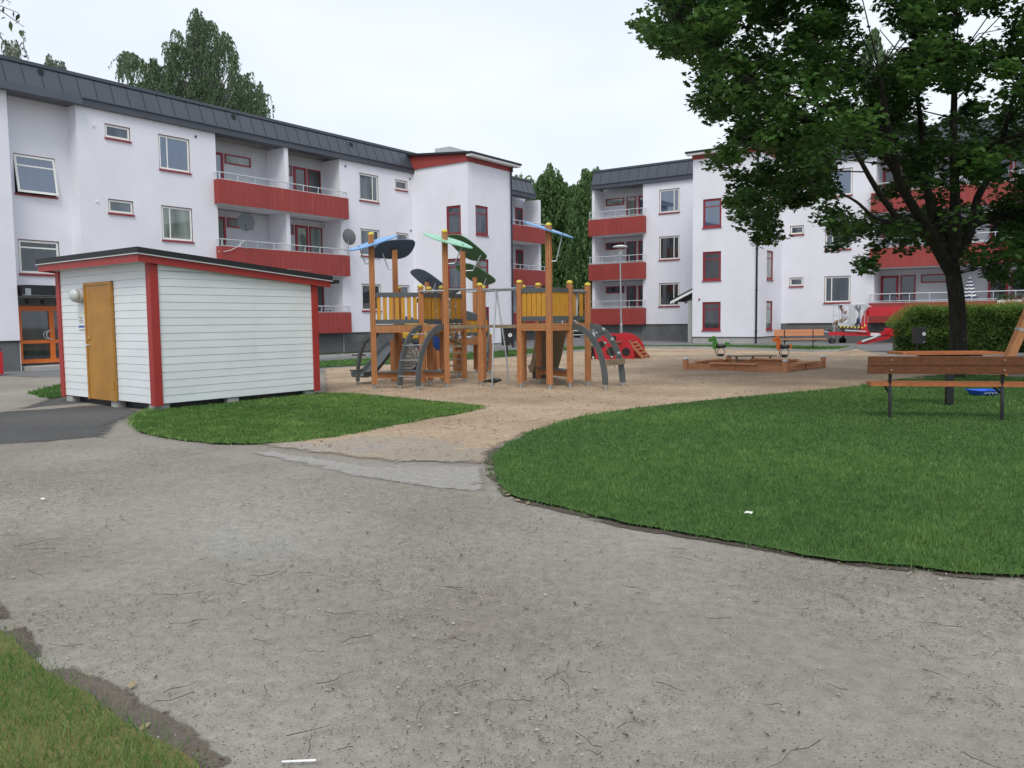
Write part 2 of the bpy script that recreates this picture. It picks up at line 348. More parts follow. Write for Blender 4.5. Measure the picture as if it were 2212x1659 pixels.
# grey asphalt in front of the houses
sheet('road', [(-31, 12), (-16, 12.5), (-17.5, 23), (-17.5, 33.5), (-14, 35.5), (-8, 34), (-3, 31.5), (9, 30), (12, 45.6), (-13.6, 45.6), (-14.1, 41.9), (-17.6, 41.9), (-17.6, 46.2), (-26, 46.2), (-40, 90), (-60, 90), (-30.2, 47)], asph2_m, .004, 1.5)
sheet('pavement', W2([(-260, 985), (-260, 890), (0, 885), (60, 870), (112, 845), (140, 850), (345, 885), (318, 900), (283, 910), (284, 930), (250, 946), (120, 955)]), asph_m, .004, .25, edge=.07, disp=lambda x, y: gdisp(x, y) - .009, fade=.9)
sheet('path', W2([(470, 962), (580, 968), (700, 985), (820, 1003), (950, 1002), (1045, 997), (1060, 1020), (1078, 1068), (1020, 1068), (900, 1052), (780, 1034), (660, 1010), (560, 988)]), conc_m, .006, .25, edge=.07, disp=lambda x, y: gdisp(x, y) - .009, fade=.32)
def sdisp(x, y):
    a = noise.noise(Vector((x * 2.2, y * 2.2, 1))) * .014 + noise.noise(Vector((x * 5.0, y * 5.0, 5))) * .032 + noise.noise(Vector((x * .5, y * .5, 2))) * .012
    return a * min(1, max(.15, (y - 5.5) / 3)) + .006
SAND = W2([(690, 850), (688, 797), (860, 786), (1050, 776), (1200, 764), (1300, 757), (1390, 752), (1560, 754), (1760, 761), (1812, 759), (1850, 752), (1905, 765), (1960, 790)]) + \
       [(-1.5, 24), (-1.0, 22)] + W2([(2000, 822), (1900, 832), (1850, 842), (1750, 852), (1620, 863), (1500, 875), (1380, 889), (1280, 903), (1200, 922), (1150, 940), (1095, 970), (1062, 1000), (960, 1003), (760, 993), (640, 975), (560, 962), (560, 940), (760, 925), (1000, 885)]) + [(-10.5, 10.4)]
sheet('sand', SAND, sand_m, .004, .15, disp=sdisp, edge=.06, fade=.5)
sheet('dirt', W2([(520, 955), (600, 953), (760, 932), (930, 930), (1090, 950), (1110, 975), (1058, 1004), (960, 1006), (830, 1004), (680, 983), (560, 968)]), grit_m, .009, .15, edge=.14, disp=sdisp, fade=.6)
# lawns: raised turf sheets
lawn_shed = W2([(1052, 881), (1000, 893), (930, 904), (860, 919), (790, 933), (720, 946), (640, 955), (560, 960), (470, 959), (400, 952), (340, 944), (300, 930), (284, 914), (292, 898), (330, 882)]) + [(-11.85, 7.4), (-11.95, 10.3), (-11.2, 10.6)] + W2([(760, 852), (860, 861), (960, 871)])
lawn_right = W2([(1062, 992), (1064, 1012), (1075, 1040), (1100, 1068), (1180, 1092), (1300, 1121), (1440, 1148), (1600, 1176), (1750, 1200), (1900, 1221), (2060, 1237), (2212, 1247)]) + [(1.2, 5.6), (3.5, 7.6), (7, 12), (9, 20), (8, 22), (2, 21), (-1.2, 20.2)] + W2([(2050, 807), (1900, 826), (1850, 836), (1750, 846), (1620, 857), (1500, 869), (1380, 883), (1280, 897), (1200, 916), (1150, 933), (1100, 960)])
lawn_left = [(-6.5, .5), (-6.5, 1.95)] + W2([(-60, 1325), (0, 1362), (60, 1420), (150, 1480), (240, 1545), (330, 1600), (420, 1655)]) + [(-1.75, 1.22), (-1.4, .4), (-3, -2)]
lawn_back = W2([(640, 806), (690, 795), (800, 789), (900, 784), (1050, 774), (1200, 762), (1380, 750), (1400, 747), (1200, 752), (1050, 762), (900, 771), (690, 782), (640, 788)])
lawn_back2 = W2([(1395, 748), (1560, 747), (1700, 748), (1800, 750), (1850, 751), (1812, 757), (1760, 758), (1560, 752), (1395, 750.5)])
lawn_small = W2([(66, 851), (105, 841), (140, 832), (200, 825), (200, 850), (140, 858), (110, 862)])
sheet('lawn_beside_shed', lawn_shed, turf_m, .012, .5, edge=.05)
sheet('lawn_right', lawn_right, turf_m, .014, .5, edge=.06)
sheet('lawn_left', lawn_left, turfdry_m, .010, .25, edge=.04)
for n_, p_ in (('lawn_back', lawn_back), ('lawn_far', lawn_back2), ('lawn_small', lawn_small)): sheet(n_, p_, turf_m, .03, 1.5, thick=1)
def band(name, line, w, m, z, side=1, e=.05):      # strip of soil following a lawn edge
    a = [Vector(p) for p in line]; b = []
    for i, p in enumerate(a):
        d = (a[min(i + 1, len(a) - 1)] - a[max(i - 1, 0)]).normalized(); b.append(p + Vector((d.y, -d.x)) * side * w * (1 + .6 * noise.noise(Vector((p.x * 2.3, p.y * 2.3, 0)))))
        a[i] = p - Vector((d.y, -d.x)) * side * .16
    sheet(name, [tuple(p) for p in a] + [tuple(p) for p in b[::-1]], m, z - .006, .2, edge=e, disp=lambda x, y: gdisp(x, y) - .002, fade=.15)
band('soil_edge_right', W2([(1080, 965), (1058, 992), (1060, 1012), (1070, 1040), (1095, 1068), (1180, 1092), (1300, 1121), (1440, 1148), (1600, 1176), (1750, 1200), (1900, 1221), (2060, 1237), (2212, 1247)]) + [(1.2, 5.6)], .10, soil_m, .012, 1, .05)
band('soil_edge_shed', W2([(1052, 881), (1000, 893), (930, 904), (860, 919), (790, 933), (720, 946), (640, 955), (560, 960), (470, 959), (400, 952), (340, 944), (300, 930), (284, 914)]), .05, soil_m, .014, -1, .03)
band('soil_edge_left', [(-6.5, 1.95)] + W2([(-60, 1325), (0, 1362), (60, 1420), (150, 1480), (240, 1545), (330, 1600), (420, 1655)]) + [(-1.75, 1.22)], .13, soil_m, .012, -1, .04)
sheet('soil_at_wall', [(-30.3, 17), (-28.2, 17), (-27.5, 22), (-27.3, 27), (-27.6, 34.1), (-30.3, 34.1)], soil_m, .06, .5, edge=.03)
k = MB()
for y0 in np.arange(17, 34, .98): k.hexa([(-28.15 + .05 * (y0 - 17) if y0 < 27 else -27.55, y0, -.3), (-28.0 + .05 * (y0 - 17) if y0 < 27 else -27.4, y0, -.3), (-28.0 + .05 * (y0 + .96 - 17) if y0 < 27 else -27.4, y0 + .96, -.3), (-28.15 + .05 * (y0 + .96 - 17) if y0 < 27 else -27.55, y0 + .96, -.3),
    (-28.15 + .05 * (y0 - 17) if y0 < 27 else -27.55, y0, -.10), (-28.0 + .05 * (y0 - 17) if y0 < 27 else -27.4, y0, -.10), (-28.0 + .05 * (y0 + .96 - 17) if y0 < 27 else -27.4, y0 + .96, -.10), (-28.15 + .05 * (y0 + .96 - 17) if y0 < 27 else -27.55, y0 + .96, -.10)])
k.build('kerb', concrete, kind='structure')
k = MB(); ln = W2([(1130, 770), (1200, 763), (1290, 756.5), (1390, 751.5), (1560, 752.5), (1760, 759.5), (1812, 758.5), (1846, 752)])
for a, b in zip(ln, ln[1:]):
    k.bar((a[0], a[1], .025), (b[0], b[1], .025), .07, .09)
k.build('kerb_timber', concrete, kind='structure')
# grass
def grass(name, poly, n, h, wd, c1, c2, label, falloff=True, dry=None, edge=.02):
    B = np.array(poly); lo, hi = B.min(0), B.max(0); pts = []
    tot = 0
    while tot < n:
        q = RNG.uniform(lo, hi, (n * 3, 2)); q = q[inside(q, B)]
        if falloff:
            d = np.hypot(q[:, 0], q[:, 1]); q = q[RNG.random(len(q)) < np.clip((falloff / d) ** 1.7, .0, 1)]
        pts.append(q); tot += len(q)
        if len(q) == 0: break
    q = np.concatenate(pts)[:n]; m = len(q)
    d = np.hypot(q[:, 0], q[:, 1]); sc = np.clip(d / 7, .8, 3.2)
    ex = RNG.normal(0, edge * 2.4, (m, 2)); q = q + ex
    pn = np.array([.8 * noise.noise(Vector((x * .45, y * .45, 4))) + .5 * noise.noise(Vector((x * 1.9, y * 1.9, 9))) + .8 * noise.noise(Vector((x * 7, y * 7, 2))) for x, y in q])
    z = np.array([hgt(x, y) for x, y in q]) + .012
    a = RNG.uniform(0, 2 * np.pi, m); hh = h * RNG.uniform(.45, 1.35, m) * (1 + .5 * pn); w_ = wd * sc * RNG.uniform(.6, 1.3, m)
    la = RNG.uniform(0, 2 * np.pi, m); ln_ = hh * RNG.uniform(.2, .9, m)
    base = np.c_[q, z]; dx = np.c_[np.cos(a), np.sin(a), 0 * a] * w_[:, None] / 2
    tip = base + np.c_[np.cos(la) * ln_, np.sin(la) * ln_, hh]
    V = np.empty((m, 3, 3)); V[:, 0] = base - dx; V[:, 1] = base + dx; V[:, 2] = tip
    att = np.repeat(np.clip(.36 + .62 * pn + RNG.normal(0, .26, m), 0, 1), 3)
    mt = leafmat(name + '_blades', c1, c2, .3, .55)
    if dry:
        t = mt.node_tree
    o = npmesh(name, V.reshape(-1, 3), np.arange(m * 3).reshape(-1, 3), mt, attr=att); tag(o, label, 'grass', kind='stuff'); return o
GA, GB = (.042, .115, .028), (.175, .305, .080)
grass('grass_right', lawn_right, 260000, .029, .0075, GA, GB, 'dense dark green grass of the big lawn under the bench', falloff=4.5)
grass('grass_shed', lawn_shed, 90000, .028, .0085, (.075, .17, .038), (.24, .37, .10), 'short bright green grass beside the white shed', falloff=6)
grass('grass_left', lawn_left, 75000, .040, .0038, (.045, .17, .030), (.30, .35, .12), 'patchy green and straw coloured grass in the near left corner', falloff=2.5, edge=.012)
grass('grass_back', lawn_back, 16000, .06, .012, GA, GB, 'strip of green grass between sand and road behind the climbing frame', falloff=None)
grass('grass_far', lawn_back2, 9000, .06, .012, GA, GB, 'narrow strip of green grass beyond the spring riders', falloff=None)
grass('grass_small', lawn_small, 6000, .05, .012, GA, GB, 'small wedge of grass behind the left corner of the shed', falloff=None)
# weeds along the house wall
q = np.c_[RNG.uniform(-29.6, -28.4, 2600), RNG.uniform(17, 34, 2600)]
V = np.empty((2600, 3, 3)); V[:, 0] = np.c_[q, np.full(2600, -.19)]; V[:, 1] = V[:, 0] + np.c_[RNG.normal(0, .05, (2600, 2)), np.zeros(2600)]; V[:, 2] = V[:, 0] + np.c_[RNG.normal(0, .06, (2600, 2)), RNG.uniform(.03, .14, 2600)]
tag(npmesh('weeds', V.reshape(-1, 3), np.arange(7800).reshape(-1, 3), leafmat('weeds', (.035, .06, .02), (.09, .12, .04)), attr=RNG.random(7800)), 'low weeds growing in the soil strip along the house wall', 'weeds', kind='stuff')
# ================================================================== BUILDINGS
class Face:   # local (u along, v out, z) -> world
    def __init__(s, ax, c, sgn=1): s.ax = ax; s.c = c; s.sgn = sgn
    def __call__(s, u, v, z):
        return (s.c + v * s.sgn, u, z) if s.ax == 'x' else (u, s.c + v * s.sgn, z)
def fbox(mb, F, u0, u1, v0, v1, z0, z1):
    return mb.hexa([F(u0, v0, z0), F(u1, v0, z0), F(u1, v1, z0), F(u0, v1, z0), F(u0, v0, z1), F(u1, v0, z1), F(u1, v1, z1), F(u0, v1, z1)])
def wall(mb, F, u0, u1, z0, z1, holes=(), depth=.14):
    us = sorted({u0, u1, *[h[0] for h in holes], *[h[1] for h in holes]}); zs = sorted({z0, z1, *[h[2] for h in holes], *[h[3] for h in holes]})
    for a, b in zip(us, us[1:]):
        for c, d in zip(zs, zs[1:]):
            if any(h[0] <= a and b <= h[1] and h[2] <= c and d <= h[3] for h in holes): continue
            mb.add([F(a, 0, c), F(b, 0, c), F(b, 0, d), F(a, 0, d)], [(0, 1, 2, 3)])
    for a, b, c, d in holes:
        for p in ([(a, c), (a, d)], [(b, c), (b, d)], [(a, c), (b, c)], [(a, d), (b, d)]):
            (p0, p1) = p; mb.add([F(p0[0], 0, p0[1]), F(p1[0], 0, p1[1]), F(p1[0], -depth, p1[1]), F(p0[0], -depth, p0[1])], [(0, 1, 2, 3)])
casing_m = mat('casing_dark_red', (.10, .012, .018), .5, .1, 5)
def window(parent, F, u0, u1, z0, z1, style='white', mull=None, trans=None, pane=None, inset=.06, tilt=0, sill=True, name='window', fw=.07):
    fm = whiteframe if style == 'white' else redframe
    m = MB(); a, b, c, d = u0 + .018, u1 - .018, z0 + .018, z1 - .025; vf = -inset + .03
    hz = lambda mb, *k: fbox(mb, F, *k)
    def T(mbs):   # top hung open window: rotate everything about the top edge
        if not tilt: return
        for mb in mbs:
            nv = []
            for p in mb.v:
                u, v, z = (p[1], (p[0] - F.c) * F.sgn, p[2]) if F.ax == 'x' else (p[0], (p[1] - F.c) * F.sgn, p[2])
                dz = z - d; v2 = v * math.cos(tilt) - dz * math.sin(tilt); z2 = d + dz * math.cos(tilt) + v * math.sin(tilt); nv.append(F(u, v2, z2))
            mb.v = nv
    hz(m, a, a + fw, -inset, vf, c, d); hz(m, b - fw, b, -inset, vf, c, d); hz(m, a + fw, b - fw, -inset, vf, d - fw, d); hz(m, a + fw, b - fw, -inset, vf, c, c + fw)
    if mull: x = a + (b - a) * mull; hz(m, x - .022, x + .022, -inset, vf - .004, c + fw, d - fw)
    if trans: x = d - (d - c) * trans; hz(m, a + fw, b - fw, -inset, vf - .004, x - .025, x + .025)
    p = MB(); hz(p, a + fw, b - fw, -inset + .004, -inset + .012, c + fw, d - fw)
    T((m, p)); o = m.build(name, fm, parent)
    p.build('pane', pane or g_dark, o)
    cs = MB(); hz(cs, u0, u1, -inset - .02, .004, d, z1 - .001); hz(cs, u0 + .001, a, -inset - .02, -.01, z0 + .02, d); hz(cs, b, u1 - .001, -inset - .02, -.01, z0 + .02, d); hz(cs, a, b, -inset - .02, -.02, z0 + .001, c)
    cs.build('casing', casing_m, o)
    if tilt: q = MB(); hz(q, a, b, -inset - .03, -inset - .02, c, d); q.build('opening', black_m, o)
    if sill:
        s = MB(); s.hexa([F(u0 - .03, -.02, z0 - .065), F(u1 + .03, -.02, z0 - .065), F(u1 + .03, .06, z0 - .065), F(u0 - .03, .06, z0 - .065), F(u0 - .03, -.02, z0 + .004), F(u1 + .03, -.02, z0 + .004), F(u1 + .03, .06, z0 - .02), F(u0 - .03, .06, z0 - .02)])
        s.build('sill', redframe, o)
    return o
def loggia(parent, F, u0, u1, zb, k, layout, rails=1, fas=None, dividers=(), depth=1.15, out=.36, ends=(True, True), lastshelf=False):
    """balcony bay: back wall with doors and windows, slab, red front, railing"""
    z0 = zb + k; zt = zb + k + 2.6
    fu0, fu1 = fas or (u0 - .12, u1 + .12)
    bw = MB(); fbox(bw, F, u0, u1, -depth - .2, -depth, z0 - .05, zt + .35)
    for x in layout.get('strips', ()): fbox(bw, F, x - .03, x + .03, -depth, -depth + .012, z0, zt + .3)
    bw.build('loggia_wall', panelgrey, parent)
    for d in layout['doors']:
        m = MB(); a, b = d[0], d[1]; fr = .11; zz0, zz1 = z0 + .12, z0 + 2.42
        for r in ((a, a + fr, zz0, zz1), (b - fr, b, zz0, zz1), (a + fr, b - fr, zz1 - fr, zz1), (a + fr, b - fr, zz0, zz0 + .2)): fbox(m, F, r[0], r[1], -depth + .001, -depth + .06, r[2], r[3])
        o = m.build('balcony_door', redframe, parent); p = MB(); fbox(p, F, a + fr, b - fr, -depth + .002, -depth + .03, zz0 + .2, zz1 - fr); p.build('pane', d[2], o)
        h = MB(); fbox(h, F, b - .07, b - .05, -depth + .06, -depth + .11, z0 + 1.1, z0 + 1.3); h.build('handle', alu, o)
    for d in layout['wins']:
        a, b, c, e = d[0], d[1], z0 + d[2], z0 + d[3]; fr = .055; m = MB()
        for r in ((a, a + fr, c, e), (b - fr, b, c, e), (a + fr, b - fr, e - fr, e), (a + fr, b - fr, c, c + fr)): fbox(m, F, r[0], r[1], -depth + .001, -depth + .05, r[2], r[3])
        o = m.build('window', redframe, parent); p = MB(); fbox(p, F, a + fr, b - fr, -depth + .002, -depth + .025, c + fr, e - fr); p.build('pane', d[4], o)
    s = MB(); fbox(s, F, u0, u1, -depth, -.001, z0 - .02, z0 + .12); fbox(s, F, fu0 + .03, fu1 - .03, .001, out - .03, z0 + .03, z0 + .12)
    bal = s.build('balcony', plaster, parent)
    f = MB(); n = max(2, int(round((fu1 - fu0) / .30))); wd = (fu1 - fu0) / n
    for i in range(n): fbox(f, F, fu0 + i * wd + .003, fu0 + (i + 1) * wd - .003, out - .02 - .002 * (i % 2), out, z0, z0 + 1.0)
    for e, uu in ((ends[0], fu0), (ends[1], fu1)):
        if e: fbox(f, F, min(uu, uu + (.02 if uu == fu0 else -.02)), max(uu, uu + (.02 if uu == fu0 else -.02)), .002, out - .024, z0, z0 + .995)
    f.build('balcony_front', redboard, bal)
    r = MB(); rt = 1.29 if rails == 1 else 1.45
    r.tube([F(fu0 + .02, out - .06, z0 + rt), F(fu1 - .02, out - .06, z0 + rt)], .024, 6)
    if rails == 2: r.tube([F(fu0 + .02, out - .06, z0 + 1.09), F(fu1 - .02, out - .06, z0 + 1.09)], .018, 6)
    fbox(r, F, fu0 + .02, fu1 - .02, out - .09, out - .03, z0 + 1.002, z0 + 1.03)
    for i in range(int((fu1 - fu0) / .9) + 1):
        u = fu0 + .08 + i * (fu1 - fu0 - .16) / int((fu1 - fu0) / .9); fbox(r, F, u - .015, u + .015, out - .08, out - .045, z0 + 1.0, z0 + rt)
    for uu in (fu0 + .02, fu1 - .02): r.tube([F(uu, 0, z0 + rt), F(uu, out - .06, z0 + rt)], .02, 6)
    r.build('railing', alu, bal)
    return bal
def mansard(parent, F, u0, u1, zb, v0=.14, v1=-.18, seam=.62, end=None, off=0, vents=()):
    m = MB(); fbox(m, F, u0, u1, -.5, v0 + .02, zb + 8.44, zb + 8.68); fbox(m, F, u0, u1, -.4, v0 + .07, zb + 8.683, zb + 8.72)
    m.build('eave_fascia', roofmetal, parent)
    m = MB(); z0, z1 = zb + 8.725, zb + 9.52
    m.hexa([F(u0, -.6, z0), F(u1, -.6, z0), F(u1, v0, z0), F(u0, v0, z0), F(u0, -.6, z1), F(u1, -.6, z1), F(u1, v1, z1), F(u0, v1, z1)])
    o = m.build('mansard_cladding', roofmetal, parent); m = MB(); u = u0 + off
    while u < u1:
        m.hexa([F(u - .010, v0 - .1, z0 + .001), F(u + .010, v0 - .1, z0 + .001), F(u + .010, v0 + .012, z0 + .001), F(u - .010, v0 + .012, z0 + .001), F(u - .010, v1 - .1, z1 - .001), F(u + .010, v1 - .1, z1 - .001), F(u + .010, v1 + .012, z1 - .001), F(u - .010, v1 + .012, z1 - .001)]); u += seam
    sm = m.build('seams', pipeblack, o); tag(sm, kind='stuff')
    c = MB(); fbox(c, F, u0 - .03, u1 + .03, -9.5, v1 + .05, z1 + .002, z1 + .12); c.build('roof', roofmetal, parent)
    for u, z in vents:
        t = (z - z0) / (z1 - z0); v = v0 + (v1 - v0) * t; q = MB(); fbox(q, F, u - .08, u + .08, v - .05, v + .05, z - .11, z + .11); q.build('vent', roofblack, parent)
def panes(i): return [g_dark, g_blue, g_pale, g_dark, g_sky, g_pale, g_dark][i % 7]
# ---------------------------------------------------------------- left house
ZL = .80; SK = 2.765
HL = empty('apartment_house', (-30.36, 28, -.24), 'long white block on the left with stacked red balconies and an orange entrance door', 'apartment house')
FL = Face('x', -30.36); FR_ = Face('x', -31.0)
A_w = [(19.33, 20.70, ZL + 1.1 + k * SK, ZL + 2.45 + k * SK) for k in range(3)]
S_w = [(17.17, 18.16, ZL + 1.95 + k * SK, ZL + 2.46 + k * SK) for k in range(3)]
B_w = [(30.22, 31.58, ZL + 1.1 + k * SK, ZL + 2.45 + k * SK) for k in range(3)]
C_w = [(32.84, 33.80, ZL + 1.95 + k * SK, ZL + 2.46 + k * SK) for k in range(3)]
m = MB(); zt = ZL + 8.44
wall(m, FL, 16.1, 21.93, ZL, zt, A_w + S_w); wall(m, FL, 28.92, 34.2, ZL, zt, B_w + C_w); wall(m, FL, 2, 13.78, ZL, zt, [(9, 10.4, ZL + 1.1 + k * SK, ZL + 2.45 + k * SK) for k in range(3)])
wall(m, FL, 46.62, 46.9, ZL, zt)
st_w = [(14.18, 15.60, 5.95, 7.32), (14.18, 15.60, 3.16, 4.36)]
wall(m, FR_, 13.78, 16.1, ZL, zt + .2, st_w + [(14.05, 16.02, -.02, 2.32)])
for yy in (13.78, 16.1): m.add([(-30.36, yy, -.3), (-31.0, yy, -.3), (-31.0, yy, zt), (-30.36, yy, zt)], [(0, 1, 2, 3)])
m.box(-41, -31.6, 2, 46.9, -.3, zt + .8)                        # inner body
for yy in (21.93, 28.92): m.add([(-30.36, yy, -.3), (-31.6, yy, -.3), (-31.6, yy, zt), (-30.36, yy, zt)], [(0, 1, 2, 3)])
m.add([(-30.36, 46.9, -.3), (-31.7, 46.9, -.3), (-31.7, 46.9, zt), (-30.36, 46.9, zt)], [(0, 1, 2, 3)])
m.add([(-30.36, 46.62, -.3), (-31.7, 46.62, -.3), (-31.7, 46.62, zt), (-30.36, 46.62, zt)], [(0, 1, 2, 3)])
m.build('wall', plaster, HL)
m = MB(); m.box(-31.55, -30.30, 25.5, 25.72, ZL, zt); m.build('party_wall', plaster, HL); m = MB(); m.box(-31.55, -30.34, 42.4, 42.6, ZL, zt); m.build('party_wall', plaster, HL)
m = MB(); wall(m, Face('x', -30.40), 2, 13.74, -.5, ZL); wall(m, Face('x', -31.04), 13.74, 14.05, -.5, ZL); wall(m, Face('x', -30.40), 16.14, 34.2, -.5, ZL, [(44.0, 44.9, .1, .6)] if 0 else [])
wall(m, Face('x', -30.40), 38.2, 46.86, -.5, ZL); m.add([(-30.4, 16.14, -.5), (-31.04, 16.14, -.5), (-31.04, 16.14, ZL), (-30.4, 16.14, ZL)], [(0, 1, 2, 3)])
m.build('plinth', plinth_m, HL)
m = MB(); fbox(m, FL, 16.1, 34.2, -.06, .012, ZL - .02, ZL + .012); fbox(m, FL, 2, 13.78, -.06, .012, ZL - .02, ZL + .012); m.build('drip_flashing', black_m, HL)
for i, h in enumerate(A_w): window(HL, FL, *h, mull=.27, pane=[g_dark, g_pale, g_sky][i])
for i, h in enumerate(S_w): window(HL, FL, *h, pane=[g_dark, g_blue, g_blue][i])
for i, h in enumerate(B_w): window(HL, FL, *h, mull=.72, pane=[g_dark, g_blue, g_blue][i])
for i, h in enumerate(C_w): window(HL, FL, *h, pane=[g_blue, g_blue, g_blue][i])
for i in range(3): window(HL, FL, 9, 10.4, ZL + 1.1 + i * SK, ZL + 2.45 + i * SK, mull=.27, pane=panes(i))
window(HL, FR_, *st_w[0], trans=.28, tilt=math.radians(9), pane=g_sky, inset=.04, fw=.075); window(HL, FR_, *st_w[1], trans=.22, pane=g_dark, fw=.075)
mansard(HL, FL, 2, 46.1, ZL, off=.36, vents=((15.0, ZL + 9.32), (22.95, ZL + 9.3), (33.3 - 3.5, ZL + 9.25)), seam=.632)
m = MB(); m.hexa([(-31, 2, 9.26), (-31, 16.3, 9.26), (-30.0, 16.2, 9.22), (-30.0, 2, 9.22), (-31, 2, 9.62), (-31, 16.3, 9.62), (-30.06, 16.2, 9.50), (-30.06, 2, 9.50)]); m.build('eave', roofmetal, HL)
for k in range(3):
    cu = [g_dark, g_pale, g_sky][k]; cu2 = [g_dark, g_pale, g_dark][k]
    lay = dict(doors=[(22.28, 23.10, cu), (27.02, 27.80, cu2)], wins=[(23.2, 24.55, 2.0, 2.42, g_pale if k else g_dark), (25.85, 26.92, 1.95, 2.42, g_blue), (27.90, 28.70, .3, 2.42, cu2), (21.96, 22.16, .3, 2.42, g_dark)], strips=(22.2, 23.15, 24.65, 26.97, 27.85, 28.78))
    loggia(HL, FL, 21.93, 28.92, ZL, k * SK, lay, fas=(21.78, 29.12))
    lay = dict(doors=[(40, 40.8, g_dark), (45.6, 46.4, g_dark)], wins=[(42.9, 44.5, 2.0, 2.42, g_dark), (38.6, 39.9, 1.0, 2.42, g_blue)], strips=(44.6, 45.5))
    loggia(HL, FL, 38.2, 46.62, ZL, k * SK, lay, fas=(38.25, 46.92))
# vents in the plaster
for y, z in ((16.75, 8.62), (16.75, 5.86), (34.0, 8.95), (34.0, 6.2), (21.0, 8.95), (29.3, 8.95)):
    m = MB(); m.lathe((-30.36, y, z), [(.055, .0), (.055, .03), (.03, .035)], 10, (1, 0, 0)); m.build('wall_vent', white_m if y < 20 else plinth_m, HL)
# stair tower of the left house
FS = Face('y', 34.2, -1); FT = Face('x', -26.6)
ts = [(-28.02, -27.07, 1.02 + 1.95, 2.55 + 1.95 + .08), (-28.02, -27.07, 5.83, 7.31)]
tf = [(34.85, 35.92, .55, 2.05), (34.85, 35.92, 3.05, 4.58), (34.85, 35.92, 5.83, 7.34)]
m = MB(); wall(m, FS, -30.36, -26.6, .1, 9.5, ts + [(-29.2, -28.2, .1, 2.2)], .12); wall(m, FT, 34.2, 38.2, .1, 9.5, tf, .12)
m.add([(-26.6, 38.2, .1), (-30.4, 38.2, .1), (-30.4, 38.2, 10), (-26.6, 38.2, 9.5)], [(0, 1, 2, 3)]); m.box(-30.9, -26.9, 34.5, 38.0, -.3, 9.5)
m.build('stair_tower_wall', plaster, HL)
m = MB(); m.box(-30.3, -26.64, 34.24, 38.16, -.45, .1); m.build('tower_plinth', concrete, HL)
for h in ts: window(HL, FS, *h, style='red', trans=.27, pane=g_blue, fw=.08)
for i, h in enumerate(tf): window(HL, FT, *h, style='red', trans=.27, pane=[g_dark, g_pale, g_blue][i], fw=.08)
m = MB(); m.hexa([(-30.5, 34.12, 9.45), (-26.55, 34.12, 9.47), (-26.55, 38.25, 9.47), (-30.5, 38.25, 9.45), (-30.5, 34.12, 10.16), (-26.55, 34.12, 9.82), (-26.55, 38.25, 9.82), (-30.5, 38.25, 10.16)]); m.build('tower_fascia', redboard, HL)
m = MB(); m.hexa([(-31.5, 33.95, 10.25), (-26.1, 33.95, 9.80), (-26.1, 38.45, 9.80), (-31.5, 38.45, 10.25), (-31.5, 33.95, 10.37), (-26.1, 33.95, 9.90), (-26.1, 38.45, 9.90), (-31.5, 38.45, 10.37)]); tr = m.build('tower_roof', roofblack, HL)
m = MB(); m.box(-26.5, -26.14, 34.0, 38.4, 9.70, 9.796); m.build('soffit', white_m, tr)
m = MB(); m.box(-28.9, -27.9, 34.4, 36.4, 10.0, 10.42); m.build('roof_hatch', liftgrey, tr)
def downpipe(parent, x, y, z0, z1, r=.045):
    m = MB(); m.tube([(x - .0, y, z0), (x, y, z1 - .35), (x + .12, y - .05, z1 - .12), (x + .25, y - .1, z1)], r, 8)
    for z in np.arange(z0 + .6, z1 - .5, 2.1): m.tube([(x, y, z), (x, y, z + .05)], r * 1.35, 8)
    m.build('downpipe', pipeblack, parent)
downpipe(HL, -26.52, 38.02, -.2, 9.8, .05)
def canopy(parent, F, u_out, u_wall, v0, v1, z_out, z_wall, name='canopy'):
    m = MB(); m.hexa([F(u_out, v0, z_out), F(u_wall, v0, z_wall), F(u_wall, v1, z_wall), F(u_out, v1, z_out), F(u_out, v0, z_out + .10), F(u_wall, v0, z_wall + .10), F(u_wall, v1, z_wall + .10), F(u_out, v1, z_out + .10)])
    o = m.build(name, roofblack, parent)
    for v in (v0 - .03, v1): b = MB(); b.hexa([F(u_out, v, z_out - .13), F(u_wall, v, z_wall - .13), F(u_wall, v + .03, z_wall - .13), F(u_out, v + .03, z_out - .13), F(u_out, v, z_out + .005), F(u_wall, v, z_wall + .005), F(u_wall, v + .03, z_wall + .005), F(u_out, v + .03, z_out + .005)]); b.build('barge_board', white_m, o)
    return o
canopy(HL, Face('x', -26.95, -1), 32.55, 34.15, .0, 1.9, 2.35, 2.95)
m = MB(); m.box(-28.2, -29.2, 34.15, 34.32, -.1, 2.2); dd = m.build('entrance_door', redframe, HL); m = MB(); m.box(-28.3, -29.1, 34.13, 34.16, .3, 2.0); m.build('pane', g_dark, dd)
# entrance of the left house in the recess
m = MB(); F = FR_
for r in ((14.05, 14.17, -.02, 2.02), (15.12, 15.30, -.02, 2.02), (15.9, 16.02, -.02, 2.02), (14.17, 15.12, 1.84, 2.02), (14.17, 15.12, .68, .80), (14.17, 15.12, -.02, .12), (15.3, 15.9, 1.84, 2.02), (15.3, 15.9, .68, .80), (15.3, 15.9, -.02, .12)): fbox(m, F, r[0], r[1], -.12, -.04, r[2], r[3])
dd = m.build('entrance_door', orange, HL); m = MB(); fbox(m, F, 14.15, 15.92, -.10, -.085, .1, 1.86); m.build('pane', g_dark, dd)
m = MB(); m.tube([Vector(F(15.18 - .20 * math.sin(t), .02, .98 + .17 * math.cos(t) * -1)) for t in np.linspace(.0, math.pi, 9)], .012, 6); m.tube([Vector(F(15.10 - .20 * math.sin(t), -.05, .98 + .15 * math.cos(t) * -1)) for t in np.linspace(.0, math.pi, 9)], .012, 6); m.build('handle', alu, dd)
m = MB(); fbox(m, F, 14.05, 16.02, -.12, -.05, 2.022, 2.32); o = m.build('door_transom', plinth_m, HL)
